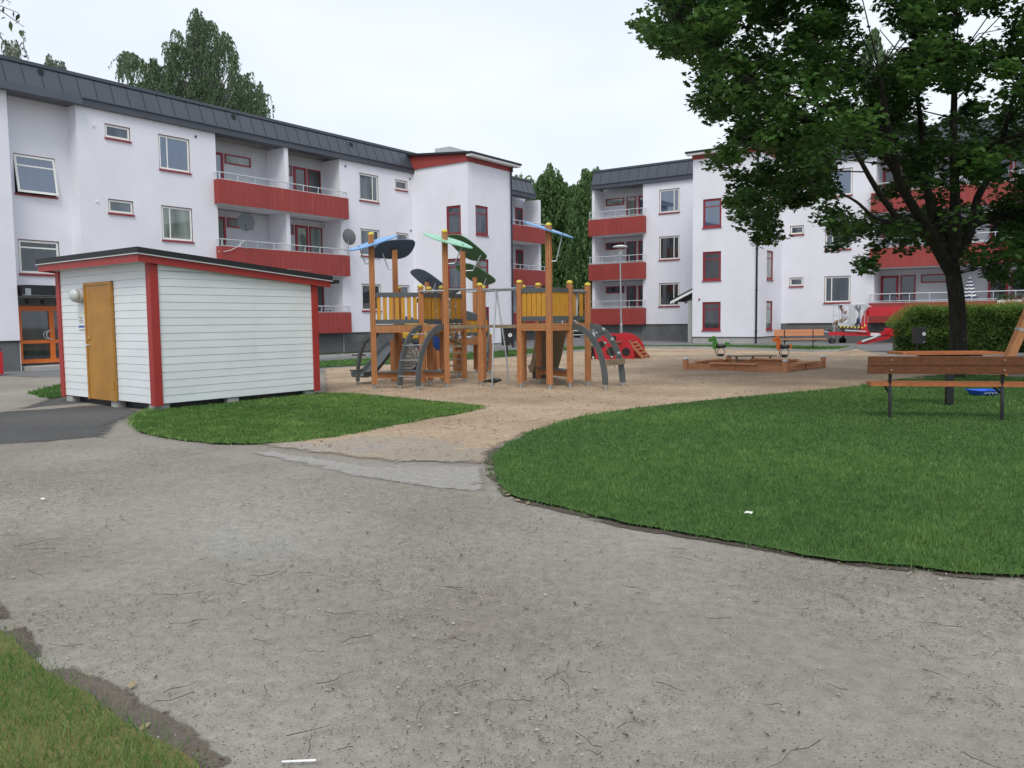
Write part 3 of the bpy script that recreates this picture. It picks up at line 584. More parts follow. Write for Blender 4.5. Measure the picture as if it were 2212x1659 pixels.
m = MB(); [fbox(m, F, x, x + .14, -.051, -.04, 2.09, 2.25) for x in (14.32, 14.85, 15.4)]; m.build('glazed_slots', black_m, o)
m = MB(); m.box(-31.0, -30.1, 13.9, 16.05, 2.40, 2.72); c_ = m.build('canopy', roofblack, HL); m = MB(); m.box(-31.0, -30.12, 13.95, 16.0, 2.34, 2.398); m.build('canopy_edge', plinth_m, c_); m = MB(); m.box(-30.35, -30.08, 13.92, 14.10, 2.36, 2.60); m.build('gutter_outlet', steel, c_)
m = MB(); m.box(-31.0, -29.7, 13.9, 16.1, -.30, -.10); m.build('doorstep', concrete, HL)
# ---------------------------------------------------------------- right house
ZR = .99
HR = empty('apartment_house', (-17, 46.3, 0), 'white three storey block across the playground, half hidden by the big maple', 'apartment house')
FWt = Face('y', 46.3, -1); FRt = Face('y', 45.7, -1)
zt = ZR + 8.44
w_w = [(-21.53, -20.23, ZR + 1.08 + k * SK, ZR + 2.46 + k * SK) for k in range(3)]
b_w = [(-11.75, -10.44, ZR + 1.08 + k * SK, ZR + 2.46 + k * SK) for k in range(3)]
a_w = [(-13.58, -12.86, ZR + 2.0 + k * SK, ZR + 2.46 + k * SK) for k in range(3)]
m = MB(); wall(m, FWt, -22.6, -17.5, ZR, zt, w_w); wall(m, FRt, -14.1, -9.3, ZR, zt, a_w + b_w); wall(m, FRt, 4.2, 16, ZR, zt)
m.box(-26.0, 16, 47.6, 57, 0, zt + .8); m.add([(-22.6, 46.3, .1), (-22.6, 47.6, .1), (-22.6, 47.6, zt), (-22.6, 46.3, zt)], [(0, 1, 2, 3)])
m.box(-26.13, -25.95, 46.3, 57, -.2, zt); m.add([(-9.3, 45.7, 0), (-9.3, 47.0, 0), (-9.3, 47.0, zt), (-9.3, 45.7, zt)], [(0, 1, 2, 3)])
m.build('wall', plaster, HR)
m = MB(); m.box(-5.8, -5.6, 45.75, 46.9, ZR, zt); m.build('party_wall', plaster, HR)
m = MB(); m.box(-26.1, -17.6, 46.34, 47.8, -.5, ZR); m.box(-13.98, 16, 45.74, 47.2, -.5, ZR); m.build('plinth', plinth_m, HR)
m = MB(); fbox(m, FWt, -26.1, -17.6, -.05, .012, ZR - .02, ZR + .01); fbox(m, FRt, -13.66, 16, -.05, .012, ZR - .02, ZR + .01); m.build('drip_flashing', black_m, HR)
for i, h in enumerate(w_w): window(HR, FWt, *h, mull=.73, pane=[g_dark, g_dark, g_sky][i])
for i, h in enumerate(b_w): window(HR, FRt, *h, mull=.27, pane=[g_dark, g_blue, g_sky][i])
for i, h in enumerate(a_w): window(HR, FRt, *h, pane=g_blue)
mansard(HR, FWt, -26.1, -17.6, ZR, off=.62, seam=.64); mansard(HR, FRt, -14.2, 16, ZR, off=.3, seam=.64)
for k in range(3):
    lay = dict(doors=[(-23.45, -22.72, [g_dark, g_dark, g_sky][k])], wins=[(-25.75, -24.45, 1.98, 2.42, [g_dark, g_dark, g_pale][k]), (-24.28, -23.62, .3, 2.42, [g_dark, g_dark, g_pale][k])], strips=(-24.37, -23.53))
    loggia(HR, FWt, -25.95, -22.6, ZR, k * SK, lay, rails=2, fas=(-26.2, -22.38), out=.36)
    lay = dict(doors=[(-9.20, -8.35, g_dark), (-4.3, -3.45, g_dark)], wins=[(-8.25, -7.55, .3, 2.42, g_dark), (-7.3, -5.9, 2.0, 2.42, g_dark), (-3.35, -2.4, .5, 2.42, g_dark)], strips=(-8.3, -7.45, -4.4, -3.4))
    loggia(HR, FRt, -9.3, 4.2, ZR, k * SK, lay, rails=2, fas=(-9.45, 4.3), out=.42, depth=1.2)
FTt = Face('y', 42.0, -1); FTs = Face('x', -14.0)
tw = [(-17.03, -16.03, .70, 2.17), (-17.03, -16.03, 3.31, 4.80), (-17.03, -16.03, 6.07, 7.53)]
sw = [(43.15, 44.15, .70, 2.19), (43.15, 44.15, 3.31, 4.80), (43.15, 44.15, 6.07, 7.53)]
m = MB(); wall(m, FTt, -17.6, -14.0, .33, 9.66, tw, .12); wall(m, FTs, 42.0, 45.7, .33, 9.66, sw, .12); m.box(-17.55, -14.4, 42.4, 46.5, 0, 9.6)
m.add([(-17.6, 42, .33), (-17.6, 46.3, .33), (-17.6, 46.3, 9.66), (-17.6, 42, 9.66)], [(0, 1, 2, 3)]); m.build('stair_tower_wall', plaster, HR)
m = MB(); m.box(-17.57, -14.03, 42.03, 46.2, -.2, .33); m.build('tower_plinth', concrete, HR)
m = MB(); m.box(-17.61, -13.99, 41.99, 45.7, .315, .338); m.build('drip_flashing', black_m, HR)
for i, h in enumerate(tw): window(HR, FTt, *h, style='red', trans=.26, pane=[g_dark, g_dark, g_sky][i], fw=.085)
for i, h in enumerate(sw): window(HR, FTs, *h, style='red', trans=.26, pane=g_pale, fw=.085)
m = MB(); m.hexa([(-17.64, 41.95, 9.64), (-13.95, 41.95, 9.64), (-13.95, 46.3, 9.64), (-17.64, 46.3, 9.64), (-17.64, 41.95, 9.90), (-13.95, 41.95, 9.90), (-13.95, 46.3, 10.25), (-17.64, 46.3, 10.25)]); m.build('tower_fascia', redboard, HR)
m = MB(); m.hexa([(-17.9, 41.6, 9.93), (-13.7, 41.6, 9.93), (-13.7, 47.3, 10.42), (-17.9, 47.3, 10.42), (-17.9, 41.6, 10.03), (-13.7, 41.6, 10.03), (-13.7, 47.3, 10.52), (-17.9, 47.3, 10.52)]); tr = m.build('tower_roof', roofblack, HR)
m = MB(); m.box(-17.86, -13.74, 41.64, 41.93, 9.84, 9.925); m.build('soffit', white_m, tr)
downpipe(HR, -14.12, 41.94, -.0, 9.9, .05)
canopy(HR, Face('y', 42.2, 1), -18.95, -17.62, 0, 1.9, 2.24, 2.86)
m = MB(); m.box(-17.95, -17.63, 42.25, 43.6, .0, 2.25); m.build('entrance_porch', concrete, HR)
# alarm dot beside canopy
m = MB(); m.lathe((-17.2, 42.0, 2.32), [(.05, 0), (.05, .05), (.02, .06)], 10, (0, -1, 0)); m.build('alarm', redframe, HR)
# satellite dishes on the balcony
def dish(c, z0, label, facing):
    r = empty('satellite_dish', (c[0], c[1], z0), label, 'satellite dish', 'satellite dishes on the left house')
    m = MB(); n = 20; rings = 5; ax = Vector(facing).normalized(); a = ax.cross(Vector((0, 0, 1))).normalized(); b = a.cross(ax); cz = Vector(c); vs = []; fs = []
    for s_ in (0, .012):
        for i in range(rings + 1):
            t = i / rings
            for k in range(n): th = 2 * math.pi * k / n; vs.append(cz + (a * math.cos(th) * .36 + b * math.sin(th) * .40) * t + ax * (.07 * t * t - s_))
    for s_ in (0, 1):
        o_ = s_ * (rings + 1) * n
        for i in range(rings):
            for k in range(n): fs.append((o_ + i * n + k, o_ + i * n + (k + 1) % n, o_ + (i + 1) * n + (k + 1) % n, o_ + (i + 1) * n + k))
    m.add(vs, fs); m.build('reflector', dish_m if facing[1] < 0 else mat('dish_mesh', (.22, .23, .25), .8, .1, 5, spec=.1), r, smooth=True)
    m = MB(); m.tube([(c[0] - .03, c[1], z0), (c[0] - .03, c[1], c[2] - .1), cz - ax * .05], .022, 8); m.build('mast', steel, r)
    m = MB(); p = cz + ax * .42 - b * .22; m.tube([cz - b * .40, p], .012, 6); m.tube([p, p - ax * .1], .035, 8); m.build('feed_arm', pipeblack, r)
dish((-29.85, 22.95, 5.62), ZL + SK + .95, 'dark grey satellite dish on the left part of the middle balcony', (.75, -.66, .25))
dish((-29.82, 28.88, 5.44), ZL + SK + .95, 'grey satellite dish at the right end of the middle balcony', (-.25, .9, .3))
m = MB(); a = [(-29.93, 22.85, 4.84), (-29.95, 22.6, 4.6), (-29.96, 22.2, 4.40), (-29.96, 21.9, 4.33), (-30.2, 21.75, 4.33)]; m.tube(a, .012, 6); tag(m.build('cable', white_m), 'white cable sagging across the red front of the middle balcony', 'cable')
# folded parasol, flower box, garden table
r = empty('parasol', (-5.0, 46.0, ZR + .12), 'folded parasol with navy and white chevrons on the ground floor balcony', 'parasol')
m = MB(); n = 12; vs = []; fs = []
for i in range(13):
    t = i / 12; z = ZR + 2.15 - 1.0 * t
    for k in range(n): th = 2 * math.pi * k / n; rr = (.05 + .26 * t) * (1 + .18 * (k % 2)); vs.append((-5.0 + rr * math.cos(th), 46.0 + rr * .7 * math.sin(th), z + .03 * (k % 2)))
for i in range(12):
    for k in range(n): m.m = i % 2; m.add([], []); m.f.append([i * n + k, i * n + (k + 1) % n, (i + 1) * n + (k + 1) % n, (i + 1) * n + k]); m.mi.append(i % 2)
m.v = [tuple(v) for v in vs]; m.build('canopy', [white_m, navy], r)
m = MB(); m.tube([(-5.0, 46, ZR + .12), (-5.0, 46, ZR + 2.25)], .02, 8); m.build('pole', white_m, r)
r = empty('flower_box', (-3.25, 45.2, 1.88), 'white flower box with pink and green plants hung on the ground floor railing', 'flower box')
m = MB(); m.box(-3.75, -2.75, 45.08, 45.25, 1.86, 2.02); m.build('box', white_m, r)
n = 500; c = np.c_[RNG.uniform(-3.75, -2.75, n), RNG.uniform(45.05, 45.28, n), 2.02 + RNG.gamma(2, .06, n)]
V = (c[:, None, :] + RNG.normal(0, .03, (n, 3, 3))).reshape(-1, 3); npmesh('leaves', V, np.arange(n * 3).reshape(-1, 3), leafmat('fl', (.05, .12, .03), (.45, .08, .2)), r, attr=np.repeat((RNG.random(n) > .75) * (c[:, 0] > -3.2) * 1.0, 3))
r = empty('garden_table', (-29.9 - .6, 28.1, ZL + .12), 'small pale round table on the lowest balcony of the left block', 'table')
m = MB(); m.lathe((-30.5, 28.1, ZL + 1.12), [(.28, 0), (.30, .02), (.30, .04), (.02, .05)], 14); m.build('tabletop', lampglass, r)
for a in range(3): m = MB(); m.tube([(-30.5 + .1 * math.cos(a * 2.1), 28.1 + .1 * math.sin(a * 2.1), ZL + 1.12), (-30.5 + .25 * math.cos(a * 2.1), 28.1 + .25 * math.sin(a * 2.1), ZL + .12)], .012, 6); m.build('leg', black_m, r)
# ================================================================== SHED
def onpl(x, y, P0, d):     # pixel -> distance s along d from P0 and height, on the vertical plane through P0
    r = ray(x, y); n = Vector((-d.y, d.x)); t = n.dot(Vector((P0[0], P0[1]))) / n.dot(Vector((r.x, r.y))); p = r * t
    return (Vector((p.x, p.y)) - Vector((P0[0], P0[1]))).dot(Vector((d.x, d.y))), p.z + EYE
def frame_pts(P0, U, V):
    return lambda a, b, z: (P0[0] + U[0] * a + V[0] * b, P0[1] + U[1] * a + V[1] * b, z)
z3 = zm(0, 800, 2.37)
SN = (-11.57, 7.15); SU = Vector((math.cos(math.radians(88.8)), math.sin(math.radians(88.8)))); SV = Vector((math.cos(math.radians(176.5)), math.sin(math.radians(176.5))))
SLU = 3.12; SLV = onpl(*z3(517, 900), SN, SV)[0]
S = frame_pts(SN, SU, SV)
def sbox(mb, a0, a1, b0, b1, z0, z1, dz=0):   # dz: roof slope per metre along a
    return mb.hexa([S(a, b, z + dz * a) for z in (z0, z1) for a, b in ((a0, b0), (a1, b0), (a1, b1), (a0, b1))])
SH = empty('shed', (SN[0], SN[1], 0), 'small white boarded shed with red corner boards, black roof edge and ochre door', 'shed')
slope = -.245 / SLU; zr0 = 2.23; nb = 19
ds = [onpl(*z3(755, 1000), SN, SV)[0], onpl(*z3(985, 1000), SN, SV)[0]]; d1, d0 = max(ds), min(ds)
def clad(side):
    m = MB(); bh = .1185
    for i in range(nb):
        z0 = .11 + i * bh; z1 = z0 + bh - .003
        if side == 'long':
            za = min(z1, zr0 + .02); zb_ = min(z1, zr0 + slope * SLU + .05)
            if z0 > zr0 + slope * SLU:   # board cut by the roof slope
                zb_ = z0 + .001
            m.hexa([S(.05, -.015, z0), S(SLU - .05, -.015, z0), S(SLU - .05, .02, z0), S(.05, .02, z0), S(.05, -.010, za), S(SLU - .05, -.010, zb_), S(SLU - .05, .02, zb_), S(.05, .02, za)])
        else:
            for b0, b1 in ((.05, d0 - .005), (d1 + .005, SLV - .05)) if z0 < 1.93 else ((.05, SLV - .05),):
                m.hexa([S(-.015, b0, z0), S(-.015, b1, z0), S(.02, b1, z0), S(.02, b0, z0), S(-.010, b0, z1), S(-.010, b1, z1), S(.02, b1, z1), S(.02, b0, z1)])
    return m
clad('long').build('siding', siding, SH); clad('short').build('siding', siding, SH)
m = MB(); sbox(m, .03, SLU - .03, .03, SLV - .03, .1, 2.0); sbox(m, .03, SLU - .03, .03, SLV - .03, 1.9, zr0 + .02, slope); m.build('inner_wall', siding, SH)
for a, b in ((0, 0), (SLU, 0), (0, SLV), (SLU, SLV)):
    m = MB(); sa = -1 if a == 0 else 1; sb = -1 if b == 0 else 1
    sbox(m, min(a + sa * .04, a - sa * .09), max(a + sa * .04, a - sa * .09), min(b + sb * .04, b + sb * .012), max(b + sb * .04, b + sb * .012), .08, zr0 - .0, 0 if a == 0 else 0) if a == 0 else sbox(m, a - .09, a + .04, min(b + sb * .04, b + sb * .012), max(b + sb * .04, b + sb * .012), .08, zr0 + slope * SLU)
    z1 = zr0 if a == 0 else zr0 + slope * SLU
    sbox(m, min(a + sa * .041, a + sa * .013), max(a + sa * .041, a + sa * .013), min(b - sb * .09, b + sb * .012), max(b - sb * .09, b + sb * .012), .081, z1)
    m.build('corner_board', shedred, SH)
of_ = .22; ob_ = .30
m = MB()
sbox(m, -of_, SLU + ob_, -.10, -.075, zr0 - .015, zr0 + .09, slope); m.build('fascia_board', shedred, SH); m = MB(); sbox(m, -of_, SLU + ob_, SLV + .16, SLV + .185, zr0 - .015, zr0 + .09, slope)
m.build('fascia_board', shedred, SH)
m = MB(); zz = zr0 - slope * of_; sbox(m, -of_ - .025, -of_ - .001, -.10, SLV + .20, zz - .015, zz + .089); m.build('fascia_board', shedred, SH)
m = MB(); sbox(m, -of_, SLU + ob_, -.07, SLV + .155, zr0 + .02, zr0 + .085, slope); m.build('soffit', siding, SH)
m = MB(); sbox(m, -of_ - .05, SLU + ob_ + .03, -.13, SLV + .23, zr0 + .108, zr0 + .195, slope); rf = m.build('roof', roofblack, SH)
m = MB(); sbox(m, -of_ - .056, SLU + ob_ + .034, -.136, SLV + .236, zr0 + .092, zr0 + .107, slope); m.build('drip_edge', liftgrey, rf)
m = MB(); zg = zr0 + slope * (SLU + ob_); sbox(m, SLU + ob_ + .05, SLU + ob_ + .17, -.15, SLV + .3, zg + .06, zg + .12); m.build('gutter', roofblack, SH)
# door
m = MB(); sbox(m, -.05, -.02, d0, d1, .10, 1.98); dr = m.build('door', ochre, SH)
m = MB()
for r in ((d0 - .001, d0 + .045, .09, 2.0), (d1 - .05, d1 + .001, .09, 2.0), (d0 + .046, d1 - .051, 1.955, 2.0)): sbox(m, -.062, -.051, r[0], r[1], r[2], r[3])
m.build('door_frame', ochre, dr)
for z in (.28, 1.62): m = MB(); m.tube([S(-.07, d0 + .02, z), S(-.07, d0 + .02, z + .13)], .012, 6); m.build('hinge', ochre, dr)
m = MB(); m.tube([S(-.05, d1 - .12, .99), S(-.11, d1 - .12, .99), S(-.115, d1 - .2, .99)], .011, 6); m.build('handle', alu, dr)
m = MB(); m.lathe(S(-.05, d1 - .12, 1.10), [(.026, 0), (.026, .02), (.01, .022)], 10, (-SU.x, -SU.y, 0)); m.build('lock', mat('brass', (.6, .45, .15), .3, .1, 5, metal=.6), dr)
# foundation blocks
for a, b in ((.12, .05), (1.35, .03), (SLU - .15, .05), (.1, 1.2), (.1, SLV - .3)):
    m = MB(); sbox(m, a - .11, a + .11, b - .02, b + .2, -.02, .095); m.build('foundation_block', concrete, SH)
m = MB(); sbox(m, .12, SLU - .12, .12, SLV - .1, .0, .1); m.build('dark_gap_fill', black_m, SH)  # black block painted as the shade in the gap below the siding
# lamp on the shed and notice
LPs = onpl(*z3(700, 600), SN, SV)
r = empty('wall_lamp', S(-.05, LPs[0], LPs[1]), 'round grey wall lamp beside the top of the ochre shed door', 'lamp')
m = MB(); m.lathe(S(-.02, LPs[0] - .02, LPs[1]), [(.13, 0), (.13, .05), (.12, .09)], 18, (-SU.x, -SU.y, 0)); m.build('housing', liftgrey, r, smooth=False)
m = MB(); m.lathe(S(-.115, LPs[0] - .02, LPs[1]), [(.118, 0), (.11, .05), (.07, .09), (.02, .10)], 18, (-SU.x, -SU.y, -.15)); m.build('diffuser', lampglass, r, smooth=True)
a_ = onpl(*z3(672, 765), SN, SV); b_ = onpl(*z3(735, 885), SN, SV)
r = empty('notice', S(-.05, a_[0], b_[1]), 'white and yellow printed notice fixed left of the ochre shed door', 'sign')
def lb(m, b0, b1, z0, z1, t): sbox(m, -.03 - t, -.028, b0, b1, z0, z1)
W_ = a_[0] - b_[0]; H_ = a_[1] - b_[1]; bb = b_[0]; zz = b_[1]
m = MB(); lb(m, bb, bb + W_, zz, zz + H_, .004); m.build('card', white_m, r)
m = MB(); lb(m, bb - .02, bb + W_ * .55, zz + H_ * .02, zz + H_ * 1.06, .003); m.build('backing', mat('notice_yellow', (.62, .68, .12), .5), r)
m = MB(); lb(m, bb + .01, bb + W_ * .9, zz + .03, zz + H_ * .28, .006); m.build('blue_band', blueM, r)
m = MB(); [lb(m, bb + W_ * .2, bb + W_ * (.75 + .1 * (i % 2)), zz + H_ * (.45 + .13 * i), zz + H_ * (.45 + .13 * i) + .012, .006) for i in range(4)]; m.build('printed_lines', dgrey, r)
# ================================================================== PLAY STRUCTURE
z5 = zm(1150, 750, 2.37); z6 = zm(1650, 750, 2.37); zt_ = zm(1450, 780, 5.183); zp = zm(1100, 1050, 4.424); zd = zm(1400, 1050, 5.53); ze = zm(1820, 1080, 6.144); z8 = zm(2000, 1000, 4.1475); z9 = zm(1500, 1000, 4.147)
PS = empty('climbing_frame', (-10.2, 13.5, 0), 'wooden climbing frame with blue and green leaf roofs, yellow slats and slides', 'climbing frame')
PP = dict(p0=(-11.47, 11.70), p1=(-11.70, 12.60), p2=(-10.89, 12.45), p3=(-10.37, 12.59), p3b=(-10.97, 13.19), p4=(-10.92, 13.84), p5=(-10.06, 13.28), p5b=(-10.54, 14.02),
          q0=(-9.09, 13.27), q0b=(-9.36, 13.78), q1=(-9.40, 14.40), q2=(-8.38, 13.21), q3=(-8.28, 13.79), q4=(-8.19, 14.33), c1=(-11.15, 13.0), p1b=(-11.86, 12.86),
          b1=(-14.23, 16.53), b2=(-13.84, 16.45), b3=(-12.73, 15.79), b4=(-12.33, 15.43), b5=(-12.65, 16.51), b6=(-12.21, 16.48), b7=(-13.5, 15.9))
HT = dict(p0=3.02, p1=2.80, p2=2.02, p3=3.07, p3b=2.02, p4=2.80, p5=2.05, p5b=2.03, q0=2.07, q0b=2.0, q1=2.06, q2=3.10, q3=2.05, q4=2.02, c1=2.0, p1b=2.03, b1=2.36, b2=1.0, b3=1.9, b4=.72, b5=2.42, b6=1.0, b7=1.0)
def post(n, yaw):
    x, y = PP[n]; h = HT[n]; m = MB(); prof = []; s = .051; g = .011
    for q in range(4):
        c, s_ = math.cos(q * math.pi / 2 + yaw), math.sin(q * math.pi / 2 + yaw)
        for u, v in ((-s + .012, -s), (-s * .36 - .006, -s), (-s * .36, -s + g), (-s * .36 + .006, -s), (s * .36 - .006, -s), (s * .36, -s + g), (s * .36 + .006, -s), (s - .012, -s)): prof.append((x + u * c - v * s_, y + u * s_ + v * c))
    m.plate([(a, b, .10) for a, b in prof], (0, 0, 1), h - .13); o = m.build('post', wood, PS)
    f = MB(); f.tube([(x, y, -.12), (x, y, .12)], .030, 8); f.build('post_foot', steel, o)
    if n not in ('p1', 'p4', 'b1', 'b5', 'b4'):
        c = MB(); c.lathe((x, y, h - .032), [(.058, -.012), (.062, 0), (.062, .022), (.045, .04), (.012, .052)], 14); c.build('post_cap', capy, o, smooth=True)
    return o
for n_ in PP: post(n_, math.radians(52 if n_[0] == 'p' else 5))
def pv(n, z): return Vector((*PP[n], z))
def shrink(a, b, e=.055):
    d = (b - a).normalized() * e; return a + d, b - d
def beam(a, b, z0, z1, m_=None, w_=.07, name='beam', e=.05, off=0):
    A, B = shrink(pv(a, (z0 + z1) / 2), pv(b, (z0 + z1) / 2), e); m = MB()
    nr = (B - A).cross(Vector((0, 0, 1))).normalized() * off; A += nr; B += nr
    hh = (z1 - z0)
    for i in range(3): # three grooved boards
        zc = z0 + hh * (i + .5) / 3 - (z0 + z1) / 2; m.bar(A + Vector((0, 0, zc)), B + Vector((0, 0, zc)), w_, hh / 3 - (.004 if m_ is None else 0))
    return m.build(name, m_ or wood, PS)
def panel(a, b, z0, z1, n, solid=False, frac=.62, e=.06, za=None, split=None):
    A, B = pv(a, 0), pv(b, 0); A, B = shrink(A, B, e); m = MB()
    for za_, zb_ in ((z0, z0 + .085), (z1 - .085, z1)): m = MB(); m.bar(A + Vector((0, 0, (za_ + zb_) / 2)), B + Vector((0, 0, (za_ + zb_) / 2)), .05, .085); o = m.build('panel_rail', dgrey, PS)
    L_ = (B - A).length; p = L_ / n
    for i in range(n):
        c = A.lerp(B, (i + .5) / n); hw = p * (.485 if solid else frac / 2); d = (B - A).normalized(); s = MB()
        s.bar(c - d * hw + Vector((0, 0, (z0 + z1) / 2)), c + d * hw + Vector((0, 0, (z0 + z1) / 2)), .022, z1 - z0 - .14); s.build('slat', slaty, o)
    return o
panel('p0', 'p2', 1.27, 1.88, 7); beam('p0', 'p2', 1.10, 1.235)
panel('p2', 'p3b', 1.27, 1.88, 4); panel('p3b', 'p4', 1.27, 1.88, 3)
beam('p2', 'p3', 1.10, 1.235); beam('p1', 'p3b', 1.10, 1.235); beam('p3', 'p4', 1.10, 1.235); beam('p0', 'p1', 1.10, 1.235)
m = MB(); m.plate([pv(n, 1.225) for n in ('p0', 'p2', 'p3', 'p4', 'p3b', 'p1')], (0, 0, 1), .03); m.build('deck', woodgrey, PS)
def seatboard(a, b):
    beam(a, b, .20, .32, name='bench_board'); A, B = shrink(pv(a, .335), pv(b, .335), .05); m = MB(); m.bar(A, B, .22, .025); m.build('bench_seat', dgrey, PS)
seatboard('p0', 'p2'); seatboard('p2', 'p3')
def pipe(pts, name='rail', r=.019, mt=None, par=None): m = MB(); m.tube(pts, r, 8); return m.build(name, mt or steel, par or PS)
pipe([pv('p2', 1.90) + Vector((0, -.05, 0)), pv('p3', 1.90) + Vector((0, -.05, 0))], 'handrail')
for a, b in (('p3', 'p5'), ('p4', 'p5b')): pipe([pv(a, 1.93), pv(b, 1.93)], 'handrail')
for a, b in (('p5', 'q0'), ('p5b', 'q0b')): pipe([pv(a, 1.93), pv(b, 1.93)], 'handrail')
for a, b in (('p3', 'p5'), ('p5', 'q0')):
    A, B = shrink(pv(a, 1.20), pv(b, 1.20)); m = MB(); m.bar(A, B, .10, .06); m.build('bridge_beam', woodgrey, PS)
pipe([pv('q3', 1.87), pv('q4', 1.87)], 'handrail')
# swinging climbing poles
t1 = pv('p5', 1.93).lerp(pv('q0', 1.93), .42); t2 = pv('p5b', 1.93).lerp(pv('q0b', 1.93), .36)
b1_ = Vector((-9.47, 12.86, -.02)); b2_ = Vector((-9.66, 13.66, -.02))
for t, b in ((t1, b1_), (t2, b2_)):
    pts = []; up = Vector((0, 0, 1)); d = b - t; 
    for i in range(13):
        s = i / 12; f = math.sin(s * math.pi / 2) ** 1.3; pts.append(Vector((t.x + d.x * f, t.y + d.y * f, t.z + d.z * s)))
    o = pipe(pts, 'curved_pole', .016); m = MB(); m.ball(t, .032, 8); m.build('pole_clamp', steel, o)
# right hand tower
panel('q0', 'q2', 1.30, 1.92, 5, frac=.84); panel('q2', 'q3', 1.30, 1.92, 4, solid=True); panel('q1', 'q4', 1.30, 1.92, 6, frac=.45); 
for a, b in (('q0', 'q2'), ('q2', 'q3'), ('q3', 'q4'), ('q0', 'q1'), ('q1', 'q4')): beam(a, b, 1.11, 1.25)
m = MB(); m.plate([pv(n, 1.215) for n in ('q0', 'q2', 'q3', 'q4', 'q1')], (0, 0, 1), .03); m.build('deck', woodgrey, PS)
seatboard('q1', 'q3')
m = MB(); A = pv('q4', 1.86) * .72 + pv('q1', 1.86) * .28; m.plate([A, A + Vector((.09, .07, 0)), A + Vector((.05, .04, -.66))], (-.6, .8, 0), .03); m.build('side_shield', liftgrey, PS)
# arched ladders
def arch(p_top, p_bot, name='arch_rail', ztop=1.20, wd=.045, dp=.11, n=16, bulge=1.0):
    a, b = Vector(p_top), Vector(p_bot); m = MB(); d = Vector((b.x - a.x, b.y - a.y, 0)); L_ = d.length; d.normalize(); sd = Vector((-d.y, d.x, 0)); vs = []; fs = []
    for i in range(n + 1):
        t = i / n * math.pi / 2; c = a + d * (L_ * math.sin(t) ** (1 / bulge)); c = Vector((a.x + d.x * L_ * math.sin(t), a.y + d.y * L_ * math.sin(t), b.z + (ztop - b.z) * math.cos(t)))
        nr = (d * math.sin(t) * .9 + Vector((0, 0, 1)) * math.cos(t)).normalized()
        for u, v in ((-1, 1), (1, 1), (1, -1), (-1, -1)): vs.append(c + sd * wd * u / 2 + nr * (dp / 2 * v - dp / 2))
    for i in range(n):
        for k in range(4): fs.append((i * 4 + k, i * 4 + (k + 1) % 4, (i + 1) * 4 + (k + 1) % 4, (i + 1) * 4 + k))
    fs += [(3, 2, 1, 0), tuple(n * 4 + k for k in range(4))]; m.add(vs, fs); o = m.build(name, dgrey, PS)
    f = MB(); f.tube([(b.x - d.x * .05, b.y - d.y * .05, -.1), (b.x - d.x * .05, b.y - d.y * .05, .12)], .022, 8); f.build('rail_foot', steel, o)
    return lambda t: Vector((a.x + d.x * L_ * math.sin(t), a.y + d.y * L_ * math.sin(t), b.z + (ztop - b.z) * math.cos(t))) - Vector((0, 0, .04))
B1, B2 = (-10.90, 11.76, .09), (-10.48, 11.80, .09)
f1 = arch(pv('p2', 1.2) + Vector((.03, -.04, 0)), B1, ztop=1.24); f2 = arch(pv('p3', 1.2) + Vector((-.05, -.04, 0)), B2, ztop=1.26)
for t in (.50, .80, 1.10, 1.38): pipe([f1(t), f2(t)], 'rung', .013)
m = MB(); m.bar(pv('p0', 1.14) + Vector((-.05, .06, 0)), pv('p0', 1.14) + Vector((-.1, .2, -.1)), .05, .08); m.build('rail_bracket', dgrey, PS)
arch(pv('p0', 1.1) + Vector((-.04, .05, 0)), (-12.43, 12.17, .10), ztop=1.12, n=16)
for t in (.55, .95, 1.3):
    c = Vector((-11.5 + (-12.43 + 11.5) * math.sin(t), 11.75 + (12.17 - 11.75) * math.sin(t), .1 + 1.02 * math.cos(t) - .05)); pipe([c - RT * .16, c + RT * .13], 'peg', .014, black_m)
r1 = arch(pv('q3', 1.2) + Vector((.05, .02, 0)), (-7.41, 13.7, .09), ztop=1.24); r2 = arch(pv('q4', 1.2) + Vector((.05, 0, 0)), (-7.42, 14.43, .09), ztop=1.24)
A, B = r1(1.30), r2(1.30); A.z = B.z = .50; m = MB(); m.bar(A, B, .05, .11); m.build('cross_board', woodgrey, PS)
mid = [r1(t).lerp(r2(t), .5) for t in (.25, .55, .85, 1.10)] + [A.lerp(B, .5)]
pipe([p + Vector((0, 0, -.02 - .02 * i)) for i, p in enumerate(mid)], 'climbing_rope', .009, rope)
for i, t in enumerate((.45, .75, 1.05)):
    c = r1(t).lerp(r2(t), .5) + Vector((0, 0, -.03)); pipe([c, r2(t)], 'climbing_rope', .008, rope); m = MB(); m.ball(r2(t) + RT * -.03 + Vector((0, 0, .03)), .038, 10); m.build('rope_ball', ballm, PS, smooth=True); m = MB(); m.ball(c, .025, 8); m.build('rope_ball', ballm, PS, smooth=True)
